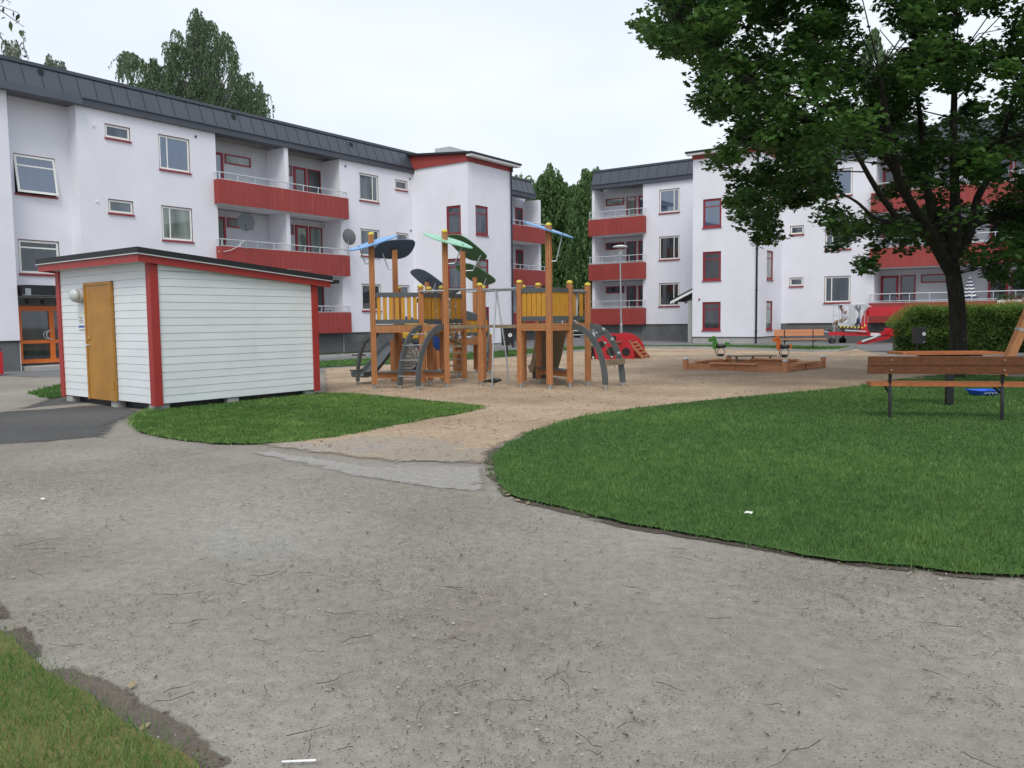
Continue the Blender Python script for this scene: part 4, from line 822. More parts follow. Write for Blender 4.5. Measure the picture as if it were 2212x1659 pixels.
# leaf roofs
def leaf(c, L_, W_, right_down, to_cam, mt, strut, yaw=0, name='leaf_roof'):
    """long axis roughly along RT rotated by yaw, right end lowered, plate tilted towards (+) or away from (-) the viewer"""
    X = (RT * math.cos(yaw) + FW * math.sin(yaw)); a = math.radians(right_down); X = (X * math.cos(a) - Vector((0, 0, 1)) * math.sin(a)).normalized()
    Y = Vector((0, 0, 1)).cross(X).normalized(); up = X.cross(Y); b = math.radians(to_cam); Y2 = Y * math.cos(b) + up * math.sin(b); nrm = X.cross(Y2).normalized(); n = 44; pts = []
    for k in range(n):
        t = 2 * math.pi * k / n; x = math.cos(t); y = math.sin(t); wv = .20 * math.sin(x * 2.6 + .3); rr = 1 - .10 * abs(x) ** 4
        pts.append(Vector(c) + X * (x * L_ / 2) + Y2 * (W_ / 2 * (y * rr * (1 - .25 * x * x) + wv * 1.1)))
    m = MB(); m.plate(pts, nrm, .020); o = m.build(name, mt, PS)
    if strut:
        s = Vector(c) + X * strut[0]; pz = Vector((strut[1].x, strut[1].y, strut[2])); k = pz + (s - pz) * Vector((1, 1, 0)).length * 0
        q = Vector((pz.x + (s.x - pz.x) * .55, pz.y + (s.y - pz.y) * .55, pz.z + .01)); m = MB(); m.tube([pz, q, q + (s - q) * .15 + Vector((0, 0, .01)), s], .013, 8); m.build('strut', steel, o)
        m = MB(); m.lathe(s + nrm * .02, [(.02, 0), (.02, .008), (.005, .012)], 8, nrm); m.build('bolt', black_m, o)
    return o
c0 = pv('p0', 2.82); leaf(c0 + RT * .04, .98, .54, -15, 16, leafb, (-.28, c0, 2.43))
c0 = pv('p1', 2.78); leaf(c0 + RT * -.01 , .90, .60, -20, -36, leafdb, (-.25, c0, 2.37))
c0 = pv('p3', 2.86); leaf(c0 + RT * .06, 1.0, .50, 18, 16, leafg, (.30, c0, 2.42))
c0 = pv('p4', 2.84); leaf(c0 + RT * .08, .94, .58, 25, -34, leafdg, (.34, c0, 2.36))
c0 = pv('b1', 2.40); leaf(c0 + RT * -.01, .92, .60, 21, -36, leafdb, (.25, c0, 1.98))
c0 = pv('b5', 2.46); leaf(c0 + RT * .02, 1.04, .62, 18, -36, leafdg, (.28, c0, 2.02))
c0 = pv('q2', 2.98); leaf(c0 + RT * .0, .98, .48, 19, 11, leafb, (.27, c0, 2.40))
# slide at the back of the right tower
def slide(p0, p1, z0, z1, wd, mt, name='slide', prof=None, rim=.14):
    a, b = Vector((*p0, 0)), Vector((*p1, 0)); d = (b - a); L_ = d.length; d.normalize(); sd = Vector((-d.y, d.x, 0)); n = 18; vs = []; fs = []; th = .03
    for i in range(n + 1):
        s = i / n; f = 1 - s; z = z1 + (z0 - z1) * (.5 + .5 * math.cos(math.pi * min(1, s * 1.12))) ** 1.0; c = a + d * L_ * s + Vector((0, 0, z))
        for u, h in ((-1, rim), (-.86, 0), (.86, 0), (1, rim), (1.06, rim), (.9, -th), (-.9, -th), (-1.06, rim)): vs.append(c + sd * wd / 2 * u + Vector((0, 0, h)))
    for i in range(n):
        for k in range(8): fs.append((i * 8 + k, i * 8 + (k + 1) % 8, (i + 1) * 8 + (k + 1) % 8, (i + 1) * 8 + k))
    fs += [tuple(range(8)), tuple(n * 8 + k for k in range(8))[::-1]]
    m = MB(); m.add(vs, fs); return m.build(name, mt, PS, smooth=False)
sa_, sb_ = DP(1203, 740, 16.9), DP(1170, 800, 18.9); slide((sa_.x, sa_.y), (sb_.x, sb_.y), 1.20, .16, .62, slidem)
m = MB(); q_ = sb_ - (sa_ - sb_).normalized() * -.1; m.bar((q_.x, q_.y, -.02), (q_.x, q_.y, .13), .45, .06, FW); m.build('slide_foot', dgrey, PS)
sa_, sb_ = DP(858, 745, 18.4), DP(772, 800, 17.5); slide((sa_.x, sa_.y), (sb_.x, sb_.y), .80, .18, .42, dgrey, rim=.09)
# third tower at the back
beam('b3', 'b4', .74, .88); beam('b4', 'b6', .74, .88); beam('b2', 'b3', .74, .88); beam('b1', 'b2', .74, .88); beam('b5', 'b6', .60, .74)
m = MB(); m.plate([pv(n, .86) for n in ('b3', 'b4', 'b6', 'b5')], (0, 0, 1), .03); m.build('deck', woodgrey, PS)
panel('b3', 'b4', .92, 1.40, 4, frac=.8); panel('b4', 'b6', .95, 1.42, 6, frac=.85); panel('b2', 'b3', .92, 1.4, 7, frac=.7)
m = MB(); A = DP(*zd(770, 740), 17.6); B = DP(*zd(1370, 975), 19.3); m.bar(A, B, .14, .05); m.build('ramp_beam', woodgrey, PS)
m = MB(); A = DP(*zd(1420, 360), 19.4); B = DP(*zd(1680, 440), 18.8); m.bar(A, B, .05, .12); m.build('ramp_rail', dgrey, PS)
# tunnel
c = DP(*zd(600, 760), 20.0); m = MB(); ax = (RT * .9 + FW * -.45).normalized()
pr = [(.30, -.42), (.33, -.36), (.33, -.30), (.30, -.28), (.30, -.1), (.33, -.08), (.33, .02), (.30, .04), (.30, .24), (.33, .26), (.33, .36), (.30, .42)]
m.lathe(c, pr, 22, ax); tn = m.build('tunnel', tubey, PS, smooth=False)
for s_ in (-.47, .42): m = MB(); m.lathe(c + ax * s_, [(.40, 0), (.42, .02), (.42, .05), (.36, .06)], 22, ax); m.build('tunnel_flange', blueM, tn)
# rope net with balls
def netpt(a, b, d): return DP(*zd(a, b), d)
net = [[netpt(1100 + 110 * i + 20 * (j % 2), 560 + 95 * j + 18 * math.sin(i * 2 + j), 18.6 - .1 * j) for i in range(5)] for j in range(4)]
for j in range(4):
    pipe(net[j], 'net_rope', .008, rope)
    for i in range(5):
        if j < 3: pipe([net[j][i], net[j + 1][i]], 'net_rope', .008, rope)
        if (i + j) % 2: m = MB(); m.ball(net[j][i], .032, 8); m.build('rope_ball', ballm, PS, smooth=True)
net = [[netpt(560 + 95 * i, 60 + 90 * j + 10 * math.sin(i * 3 + j * 2), 19.4) for i in range(8)] for j in range(5)]
for j in range(5):
    pipe(net[j], 'net_rope', .008, rope)
    for i in range(8):
        if j < 4: pipe([net[j][i], net[j + 1][i]], 'net_rope', .008, rope)
        if (i + j) % 3 == 0: m = MB(); m.ball(net[j][i], .028, 8); m.build('rope_ball', ballm, PS, smooth=True)
# stair
A0, A1 = Vector((-12.45, 15.42, .80)), Vector((-12.0, 14.75, .02)); sdv = Vector((.83, .55, 0)) * .24
for s_ in (-1, 1): m = MB(); m.bar(A0 + sdv * s_, A1 + sdv * s_, .04, .13); m.build('stair_stringer', dgrey, PS)
for i in range(5): c = A0.lerp(A1, (i + .6) / 5.4); m = MB(); m.bar(c - sdv * .95, c + sdv * .95, .16, .03); m.build('stair_tread', woodgrey, PS)
A0 = pv('b6', .95); A1 = Vector((-11.75, 15.75, .08))
for k_ in range(3): m = MB(); m.bar(A0 + Vector((0, 0, -.2 * k_ + .12)), A1 + Vector((0, 0, .45 - .2 * k_)), .035, .075); m.build('stair_railing', dgrey, PS)
# game panel with maze
MP = DP(*zd(300, 1210), 17.9); mx_ = RT; 
m = MB(); m.bar(MP - mx_ * .30, MP + mx_ * .30, .03, .62); gp = m.build('game_panel', navy, PS)
m = MB(); m.bar(MP - mx_ * .31 + Vector((0, 0, .34)), MP + mx_ * .31 + Vector((0, 0, .34)), .05, .085); m.bar(MP - mx_ * .31 + Vector((0, 0, -.34)), MP + mx_ * .31 + Vector((0, 0, -.34)), .05, .085); m.build('panel_rail', dgrey, gp)
m = MB(); ce = MP - FW * .02
def arcstrip(m, r0, r1, t0, t1, dpt):
    n = 10; up = Vector((0, 0, 1))
    for i in range(n):
        a, b = t0 + (t1 - t0) * i / n, t0 + (t1 - t0) * (i + 1) / n
        q = [ce + mx_ * (r * math.cos(t)) * .86 + up * (r * math.sin(t)) - FW * dpt for r, t in ((r0, a), (r1, a), (r1, b), (r0, b))]
        m.plate(q, -FW, .004)
arcstrip(m, 0.0, .30, 0, 2 * math.pi, 0); m.build('maze_disc', mazegrey, gp)
m = MB()
for r_, t0 in ((.05, .3), (.09, 1.5), (.13, 3.6), (.17, .9), (.22, 2.2)): arcstrip(m, r_, r_ + .014, t0, t0 + 5.6, .006)
for t in (.8, 2.4, 3.9, 5.5): arcstrip(m, .25, .28, t, t + .18, .006)
m.build('maze_groove', black_m, gp)
for s_ in (-1, 1): m = MB(); m.bar(MP + mx_ * .34 * s_ + Vector((0, 0, .34)), Vector(((MP + mx_ * .34 * s_).x, (MP + mx_ * .34 * s_).y, -.02)), .08, .08, FW); m.build('panel_post', wood, PS)
# ================================================================== LADYBIRD
A = G(*z8(430, 1170)); B = G(*z8(1085, 1160)); A = Vector((-13.43, 23.67, 0)); B = Vector((-12.24, 24.45, 0)); d = (B - A).normalized(); wv = Vector((-d.y, d.x, 0)); off = wv * 1.10 + d * .52
LB = empty('ladybird_climber', tuple(A), 'low red climber shaped like a ladybird with black spots and wooden steps', 'play climber')
Lw = (B - A).length
def lady(o0, name):
    pts = []; n = 30
    for i in range(n + 1):
        t = math.pi * i / n; pts.append(o0 + d * (Lw / 2 - Lw / 2 * math.cos(t)) + Vector((0, 0, .86 * math.sin(t) ** .85)))
    m = MB(); m.plate(pts, wv, .03); return m.build(name, ladyred, LB)
lf = lady(A, 'side_plate'); lady(A + off, 'side_plate')
def disc(par, o0, u, z, r, mt, name, clip=False, rz=None):
    m = MB(); n = 22; pts = [o0 + d * (u + r * math.cos(2 * math.pi * k / n)) + Vector((0, 0, z + (rz or r) * math.sin(2 * math.pi * k / n))) - wv * .012 for k in range(n)]
    m.plate(pts, wv, .008); m.build(name, mt, par)
disc(lf, A, Lw * .47, .27, .15, ladyblk, 'crawl_hole'); disc(lf, A, Lw * .53, .70, .085, ladyblk, 'spot'); disc(lf, A, Lw * .81, .25, .135, ladyblk, 'spot'); disc(lf, A, Lw * .25, .50, .11, ladyblk, 'spot')
pts = [A + Vector((0, 0, .02)) - wv * .012]
for i in range(9): t = math.pi / 2 * i / 8; pts.append(A + d * (.155 * math.cos(t)) + Vector((0, 0, .02 + .33 * math.sin(t))) - wv * .012)
for i in range(3): t = .32 - i * .10; pts.append(A + d * (Lw / 2 - Lw / 2 * math.cos(t * 1.55)) + Vector((0, 0, .86 * math.sin(t * 1.55) ** .85)) - wv * .012)
m = MB(); m.plate(pts, wv, .008); m.build('face', ladyblk, lf)
m = MB(); c = A + d * .06 + Vector((0, 0, .04)) - wv * .02; m.plate([c, c + d * .05, c + d * .05 + Vector((0, 0, .07)), c + Vector((0, 0, .07))], wv, .004); m.build('sticker', white_m, lf)
s0 = A + off * .30 + d * Lw * .80 + Vector((0, 0, .56)); s1 = A + off * .30 + d * (Lw * 1.13) + Vector((0, 0, .02)); w2 = off * .52
for e in (0, 1): m = MB(); m.bar(s0 + w2 * e, s1 + w2 * e, .035, .09); m.build('stringer', sandwood, LB)
for i in range(5): c = s0.lerp(s1, (i + .3) / 5); m = MB(); m.bar(c, c + w2, .12, .028); m.build('step', sandwood, LB)
m = MB(); c = A + d * Lw * .45; m.bar(c + Vector((0, 0, .58)), c + off + Vector((0, 0, .58)), .7, .03); m.build('platform', woodgrey, LB)
# ================================================================== SANDBOX
SB = empty('sandbox', (-7.1, 21.2, 0), 'square sandbox of orange timber with four capped corner posts', 'sandbox')
cs_ = [Vector(p) for p in ((-8.56, 20.03, 0), (-5.98, 19.88, 0), (-5.74, 22.35, 0), (-8.38, 22.60, 0))]
for p in cs_:
    m = MB(); m.box(p.x - .055, p.x + .055, p.y - .055, p.y + .055, -.05, .27); o = m.build('corner_post', sandwood, SB)
    m = MB(); m.lathe((p.x, p.y, .27), [(.066, -.01), (.068, .015), (.05, .04), (.01, .05)], 14); m.build('post_cap', alu, o, smooth=True)
for i in range(4):
    a, b = cs_[i], cs_[(i + 1) % 4]; a2, b2 = shrink(a, b, .056); m = MB()
    for k_ in range(3): m.bar(a2 + Vector((0, 0, .0 + .065 * k_)), b2 + Vector((0, 0, .0 + .065 * k_)), .04, .060)
    m.build('side_board', sandwood, SB)
    c = a.lerp(b, .5); m = MB(); nr = (b - a).normalized().cross(Vector((0, 0, 1))); m.bar(c + nr * .035 + Vector((0, 0, -.03)), c + nr * .035 + Vector((0, 0, .15)), .05, .05, (b - a).normalized()); m.build('cleat', sandwood, SB)
    e0, e1 = a.lerp(b, .26), a.lerp(b, .74); m = MB(); m.bar(e0 + Vector((0, 0, .185)), e1 + Vector((0, 0, .185)), .24, .035); m.build('seat_board', sandwood, SB)
TB = empty('play_table', (-7.6, 21.9, 0), 'low weathered wooden table standing inside the sandbox', 'table')
c = DP(*zm(2400, 1100, 3.687)(1035, 618), 23.0); m = MB(); m.bar(c - RT * .60, c + RT * .60, .5, .03); m.build('tabletop', woodgrey, TB)
for u, v in ((-.48, -.15), (.05, .12), (.45, -.15)): q = c + RT * u + FW * v; m = MB(); m.tube([(q.x, q.y, -.04), (q.x, q.y, c.z - .01)], .035, 8); m.build('leg', woodgrey, TB)
# ================================================================== SPRING RIDERS
def rider(pos, mt, label, kind):
    o = empty('spring_rider', pos, label, 'spring rider', 'spring riders beyond the sandbox'); P0 = Vector(pos); X = RT * .99 + FW * .1; up = Vector((0, 0, 1)); nr = FW
    def prof(pts, th=.022): return [P0 + X * x + up * z - nr * th / 2 for x, z in pts]
    if kind == 'horse': pts = [(-.22, .26), (-.13, .24), (-.06, .34), (-.05, .46), (-.12, .58), (-.12, .66), (-.19, .72), (-.26, .70), (-.28, .66), (-.38, .63), (-.42, .57), (-.38, .51), (-.30, .50), (-.23, .53), (-.26, .42), (-.26, .32)]; tail = [(.17, .34), (.20, .50), (.30, .48), (.38, .48), (.32, .38), (.22, .30)]
    else: pts = [(-.20, .24), (-.10, .24), (-.05, .36), (-.07, .46), (-.11, .54), (-.10, .63), (-.15, .65), (-.18, .72), (-.24, .70), (-.27, .65), (-.36, .64), (-.34, .60), (-.40, .60), (-.36, .52), (-.28, .53), (-.24, .50), (-.25, .36)]; tail = [(.16, .36), (.20, .44), (.26, .44), (.29, .36), (.26, .28), (.20, .28)]
    m = MB(); m.plate(prof(pts), nr, .022); m.build('head', mt, o)
    m = MB(); m.plate(prof(tail), nr, .022); m.build('tail', mt, o)
    m = MB(); m.ell(P0 + X * .05 + up * .345, .20, .085, .055, 12, 6, Matrix((X, nr, up)).transposed()); m.ell(P0 + X * -.06 + up * .36, .07, .08, .08, 10, 6, Matrix((X, nr, up)).transposed()); m.ell(P0 + X * .14 + up * .37, .07, .08, .06, 10, 6, Matrix((X, nr, up)).transposed()); m.build('seat', black_m, o, smooth=True)
    m = MB(); m.tube([P0 + X * -.19 + up * .60 - nr * .13, P0 + X * -.19 + up * .60 + nr * .13], .014, 8); m.build('handle', black_m, o)
    m = MB(); m.tube([P0 + X * (.06 + .13 * math.cos(t)) + up * (.17 + .13 * math.sin(t)) + nr * (.02 * t / 3) for t in np.linspace(-1.2, 5.2, 24)], .013, 6); m.tube([P0 + X * -.14 + up * .24, P0 + X * -.13 + up * .12, P0 + X * -.06 + up * .03], .018, 6); m.build('spring', dgrey, o)
    m = MB(); m.box(P0.x - .03, P0.x + .12, P0.y - .07, P0.y + .10, -.05, .10); m.build('base', black_m, o)
rider((-10.43, 27.26, 0), green_p, 'green dinosaur headed spring rider beyond the sandbox', 'horse'); rider((-8.33, 27.46, 0), orange_p, 'orange dragon headed spring rider in front of the far bench', 'dragon')
# ================================================================== BENCHES, TABLE
def bench(P0, P1, back_dir, label, sc=1, zs=.42, zb=(.575, .775), ov=.3, mt=woodh, bolts=True):
    """P0,P1: leg positions on the ground (backrest side), back_dir points from seat to backrest"""
    a, b = Vector(P0), Vector(P1); d = (b - a).normalized(); bd = Vector(back_dir).normalized(); o = empty('park_bench', tuple(a.lerp(b, .5)), label, 'bench', 'benches of orange planks on black frames')
    ov0, ov1 = ov if isinstance(ov, tuple) else (ov, ov)
    for k_ in (0, 1):
        z0 = zb[0] + (zb[1] - zb[0]) * k_ / 2; z1 = z0 + (zb[1] - zb[0]) / 2 - .006; m = MB(); c = bd * (.03 + .02 * k_)
        m.bar(a - d * ov0 + c + Vector((0, 0, (z0 + z1) / 2)), b + d * ov1 + c + Vector((0, 0, (z0 + z1) / 2)), .035, z1 - z0, (Vector((0, 0, 1)) + bd * .12)); m.build('back_plank', mt, o)
    for k_ in range(3):
        m = MB(); c = -bd * (.055 + .125 * k_); m.bar(a - d * (ov0 - .05) + c + Vector((0, 0, zs)), b + d * ov1 + c + Vector((0, 0, zs)), .115, .042); m.build('seat_plank', woodh if mt is nbm else mt, o)
    for p in (a, b):
        m = MB(); h = zb[1] - .02; m.tube([p + bd * .03 - Vector((0, 0, .05)), p + bd * .02 + Vector((0, 0, zs * .5)), p - bd * .015 + Vector((0, 0, zs)), p + Vector((0, 0, zb[0])), p + bd * .045 + Vector((0, 0, h))], .021, 8); m.build('leg', black_m, o)
        m = MB(); m.tube([p + bd * .01 + Vector((0, 0, zs - .12)), p - bd * .40 + Vector((0, 0, zs - .035)), p - bd * .02 + Vector((0, 0, zs - .035))], .016, 8); m.build('seat_bracket', black_m, o)
        if bolts:
            for z in (zb[0] + .05, zb[1] - .05): m = MB(); m.ball(p + bd * .065 + Vector((0, 0, z)), .008, 6); m.build('bolt', alu, o)
    return o
bd = Vector((.365, -.93, 0))
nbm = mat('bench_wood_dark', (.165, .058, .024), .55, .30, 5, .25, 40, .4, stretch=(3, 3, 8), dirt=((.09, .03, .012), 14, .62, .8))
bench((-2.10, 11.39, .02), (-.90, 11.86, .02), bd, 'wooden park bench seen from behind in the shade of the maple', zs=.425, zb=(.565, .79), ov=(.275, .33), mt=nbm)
bench((-10.62, 35.9, 0), (-8.92, 36.60, 0), -(FW * -.9 + RT * .25) * -1, 'orange plank bench facing the sand beyond the orange spring rider', zs=.36, zb=(.50, .74), ov=(.35, .4), mt=sandwood) if 0 else None
bb0 = DP(*zm(2400, 1100, 3.687)(1455, 480), 34.3); bb1 = DP(*zm(2400, 1100, 3.687)(1830, 505), 34.3); bb0.z = bb1.z = 0.02
bench(tuple(bb0), tuple(bb1), FW, 'orange plank bench facing the sand beyond the orange spring rider', zs=.40, zb=(.53, .80), ov=(.42, .45), mt=sandwood)
PT = empty('garden_table', (-1.63, 13.04, 0), 'orange plank table on one black leg behind the near bench', 'table')
zn = zm(2700, 900, 2.3333)
cL = DP(*zn(1195, 850), 11.9); cR = DP(*zn(2030, 868), 11.75); cL.z = cR.z = .775
for k_ in range(4): m = MB(); e = FW * (.14 * k_); m.bar(cL + e, cR + e, .13, .035); m.build('table_plank', woodh, PT)
m = MB(); t_ = Vector((-1.72, 13.0, 0)); t_ = DP(*zn(1588, 1290), 11.95); m.bar((t_.x, t_.y, -.05), (t_.x, t_.y, .75), .10, .06, FW); m.build('leg', black_m, PT)
m = MB(); m.bar((t_.x, t_.y, .715) - RT * .45 if 0 else Vector((t_.x, t_.y, .742)) - RT * .45, Vector((t_.x, t_.y, .742)) + RT * .45, .06, .03); m.build('bracket', black_m, PT)
# swing frame leg at the right edge
SWG = empty('swing_frame', tuple(DP(*zn(2095, 900), 14)), 'slanting wooden leg of a swing frame at the right edge', 'swing frame')
a = G(2030, 842); dd_ = (Vector((a.x, a.y, 0))).length
a = DP(*zn(2050, 960), 15.0); b = DP(*zn(2240, 520), 15.0); d_ = b - a
c_ = b + d_ * .95; m = MB(); m.bar(a - d_ * .12, c_, .14, .14); m.build('leg', wood, SWG)
m = MB(); a2 = a + RT * 2.3; a2.z = -.02; m.bar(a2, c_, .11, .11); m.build('leg', wood, SWG); m = MB(); m.tube([c_, c_ + FW * .4 + RT * 3.4], .06, 10); m.build('top_bar', wood, SWG)
e = c_ + FW * .4 + RT * 3.4
for q in (-.9, .9): m = MB(); f_ = e + RT * q; m.bar((f_.x, f_.y, -.05), e, .11, .11); m.build('leg', wood, SWG)
k = a + d_ * .72; m = MB(); m.bar(k - d_.normalized() * .02, k + d_.normalized() * .02, .146, .146); m.build('bracket', steel, SWG)
# blue tray
a = G(*zn(1775, 1195)); b = G(*zn(1970, 1190)); c = (a + b) / 2; d = (b - a).normalized(); n_ = Vector((-d.y, d.x, 0)); L_ = (b - a).length * 1.02
tr_ = empty('toy_tray', tuple(c), 'blue plastic tray lying on the lawn under the near bench', 'toy tray'); m = MB()
def ring(k, w_, z): return [c + d * L_ / 2 * k * x + n_ * w_ * y + Vector((0, 0, z)) for x, y in ((-1, -.55), (-.9, -1), (.9, -1), (1, -.55), (1, .55), (.9, 1), (-.9, 1), (-1, .55))]
R_ = [ring(.80, .13, .04), ring(.98, .17, .10), ring(1.05, .19, .105), ring(1.05, .19, .098), ring(.95, .165, .085), ring(.78, .125, .032)]
vs = [p for r_ in R_ for p in r_]; fs = [(i * 8 + k, i * 8 + (k + 1) % 8, (i + 1) * 8 + (k + 1) % 8, (i + 1) * 8 + k) for i in range(5) for k in range(8)] + [tuple(range(8)), tuple(40 + k for k in range(8))]
m.add(vs, fs); m.build('tray', mat('tray_blue', (.025, .11, .62), .35, .08, 5), tr_)
m = MB(); f0 = c - n_ * .16 + Vector((0, 0, .066))
for i, u in enumerate(np.linspace(-.10, .10, 7)): m.bar(f0 + d * u, f0 + d * (u + .02) + Vector((0, 0, .012 * (1 if i % 2 else -1))), .006, .012)
m.build('scribble', white_m, tr_)
# ================================================================== BINS, LAMP
def bin_(pos, label, h=.95, sc=1.0, tilt=0):
    x, y, z = pos; o = empty('litter_bin', pos, label, 'litter bin', 'black litter bins on posts'); f = -FW; s = RT
    m = MB(); w_, dp = .19 * sc, .14 * sc; P0 = Vector(pos) + Vector((0, 0, h - .52 * sc)); q = []
    for zz_, k in ((0, .92), (.50 * sc, 1.0)):
        for u, v in ((-1, -1), (1, -1), (1, 1), (-1, 1)): q.append(P0 + s * u * w_ * k + f * v * dp * k + Vector((0, 0, zz_)))
    m.hexa(q); b = m.build('body', black_m, o)
    m = MB(); q = []
    for zz_ in (.502 * sc, .56 * sc):
        for u, v in ((-1.08, -1.1), (1.08, -1.1), (1.08, 1.1), (-1.08, 1.1)): q.append(P0 + s * u * w_ + f * v * dp + Vector((0, 0, zz_)))
    m.hexa(q); m.build('rim', black_m, b)
    st = P0 + f * (dp + .006) + s * w_ * .55 + Vector((0, 0, .33 * sc)); m = MB(); m.lathe(st, [(.062 * sc, 0), (.062 * sc, .004)], 18, f); sk = m.build('sticker', white_m, b)
    m = MB(); m.lathe(st + f * .005 + Vector((0, 0, .012)), [(.018 * sc, 0), (.018 * sc, .002)], 10, f); m.bar(st + f * .006 + Vector((0, 0, -.03)), st + f * .006 + Vector((0, 0, .005)), .012, .006, f); m.build('pictogram', black_m, sk)
    m = MB(); m.ball(P0 + f * dp + s * w_ * .6 + Vector((0, 0, .04)), .018, 6); m.build('lock', alu, b)
    m = MB(); m.tube([(x - f.x * .1, y - f.y * .1, -.2), (x - f.x * .1, y - f.y * .1, h - .3)], .03, 8); m.build('post', black_m, o)
p = DP(*z9(1272, 1110), 30.2); bin_((p.x, p.y, hgt(p.x, p.y)), 'black litter bin on a post by the grass strip behind the swinging poles', h=1.0, sc=1.12)
p = DP(*zn(1335, 825), 27.6); bin_((p.x, p.y, 0), 'black litter bin in front of the hedge left of the maple trunk', h=.90, sc=.95)
LPp = (-18.1, 34.8, 0); o = empty('street_lamp', LPp, 'slender grey street lamp with a flat white disc head behind the ladybird', 'street lamp')
x, y, _ = LPp; LPT = Vector((x - .05, y, 4.28)); m = MB(); m.tube([(x, y, -.1), (x, y, 1.05), (x, y, 1.12)], [.065, .065, .04], 12); m.build('base_sleeve', steel, o)
m = MB(); m.tube([(x, y, 1.0), LPT], [.040, .032], 12); m.build('pole', steel, o)
m = MB(); m.lathe(LPT, [(.045, 0), (.075, .02), (.075, .22), (.05, .24)], 14); m.build('lantern', lampglass, o)
for t in range(4): m = MB(); m.tube([LPT + Vector((.08 * math.cos(t * 1.57), .08 * math.sin(t * 1.57), 0)), LPT + Vector((.1 * math.cos(t * 1.57), .1 * math.sin(t * 1.57), .40))], .008, 6); m.build('stay', alu, o)
m = MB(); m.lathe(LPT, [(.03, .40), (.36, .37), (.37, .385), (.30, .42), (.12, .46), (.01, .47)], 24); m.build('disc_shade', white_m, o, smooth=False)
# red and black object at the left edge: bin
p = DP(-2, 795, 26.0); o = empty('waste_container', (p.x, p.y, hgt(p.x, p.y)), 'red bin with a black lid cut off by the left edge', 'bin'); zg = hgt(p.x, p.y)
m = MB(); m.box(p.x - .3, p.x + .1, p.y - .48, p.y + .08, zg + .05, zg + .75); m.build('body', liftred, o); m = MB(); m.ell((p.x - .1, p.y - .2, zg + .82), .24, .32, .16, 14, 8); m.build('lid', black_m, o, smooth=True)
# ================================================================== BLACKBIRD
bp_ = G(*z9(1080, 1560)); o = empty('blackbird', tuple(bp_), 'small black bird standing on the sand between the poles', 'bird'); X = RT * .97 - FW * .2; up = Vector((0, 0, 1)); Y = X.cross(up) * -1
m = MB(); sk = []
m.tube([bp_ + up * .10 - X * .22, bp_ + up * .105 - X * .13, bp_ + up * .11 - X * .07, bp_ + up * .115, bp_ + up * .12 + X * .06, bp_ + up * .13 + X * .10, bp_ + up * .125 + X * .135, bp_ + up * .115 + X * .155], [.012, .018, .038, .052, .045, .032, .028, .008], 12); m.build('body', black_m, o, smooth=True)
m = MB(); m.tube([bp_ + up * .113 + X * .15, bp_ + up * .095 + X * .185], [.008, .002], 6); m.build('beak', beak, o)
m = MB(); m.tube([bp_ + up * .105 - X * .2, bp_ + up * .125 - X * .08 + Y * .035, bp_ + up * .135 + X * .03 + Y * .045], [.004, .022, .012], 8); m.tube([bp_ + up * .105 - X * .2, bp_ + up * .125 - X * .08 - Y * .035, bp_ + up * .135 + X * .03 - Y * .045], [.004, .022, .012], 8); m.build('wings', black_m, o, smooth=True)
for s_ in (-1, 1): m = MB(); m.tube([bp_ + up * .075 + Y * .018 * s_, bp_ + Y * .02 * s_ + X * -.012 + up * .04, bp_ + Y * .02 * s_, bp_ + Y * .02 * s_ + X * .03], .0035, 5); m.build('leg', black_m, o)
# ================================================================== TREES
def star_leaf():      # maple leaf outline (unit size), 5 lobes
    a = np.radians([270, 318, 340, 8, 35, 62, 90, 118, 145, 172, 200, 222]); r = np.array([.22, .50, .66, .52, .92, .60, 1.0, .60, .92, .52, .66, .50])
    return np.c_[np.cos(a) * r, np.sin(a) * r]
def leafcloud(name, C, size, outline, m, parent, drop=.5, att=None, aspect=1.0, hang=0):
    n = len(C); k = len(outline); s = size * RNG.uniform(.65, 1.25, n)
    th = RNG.uniform(0, 2 * np.pi, n); tilt = np.clip(RNG.normal(drop, .38, n), -.3, 1.5)
    # leaf axes: X horizontal direction, Y points outwards/down by tilt
    X = np.c_[-np.sin(th), np.cos(th), RNG.normal(0, .25, n)]; Yv = np.c_[np.cos(th) * np.cos(tilt), np.sin(th) * np.cos(tilt), -np.sin(tilt)]
    V = C[:, None, :] + (outline[None, :, 0:1] * X[:, None, :] * aspect + outline[None, :, 1:2] * Yv[:, None, :]) * s[:, None, None]
    at = RNG.random(n) if att is None else att
    return npmesh(name, V.reshape(-1, 3), np.arange(n * k).reshape(-1, k), m, parent, attr=np.repeat(at, k))
# ---- big maple
MT = Vector((-2.36, 19.7, 0)); MD = 17.5
maple = empty('maple_tree', tuple(MT), 'big dark maple tree whose crown fills the upper right', 'tree')
zq = zm(3050, 550, 3.6875); zv = zm(3250, 900, 2.764)
def TP(p, d): return DP(*p, d)
limbs = []
def limb(pts, r0, r1, name='limb', n=9):
    r = [r0 + (r1 - r0) * i / (len(pts) - 1) for i in range(len(pts))]; 
    # smooth
    P = [Vector(p) for p in pts]; Q = []; RR = []
    for i in range(len(P) - 1):
        p0, p1, p2, p3 = P[max(i - 1, 0)], P[i], P[i + 1], P[min(i + 2, len(P) - 1)]
        for j in range(5):
            t = j / 5; Q.append(.5 * ((2 * p1) + (p2 - p0) * t + (2 * p0 - 5 * p1 + 4 * p2 - p3) * t * t + (3 * p1 - p0 - 3 * p2 + p3) * t ** 3)); RR.append(r[i] + (r[i + 1] - r[i]) * t)
    Q.append(P[-1]); RR.append(r[-1]); m = MB(); m.tube(Q, RR, n); o = m.build(name, bark, maple, smooth=True); limbs.append((Q, RR)); return o
tb = Vector((MT.x, MT.y, -.05))
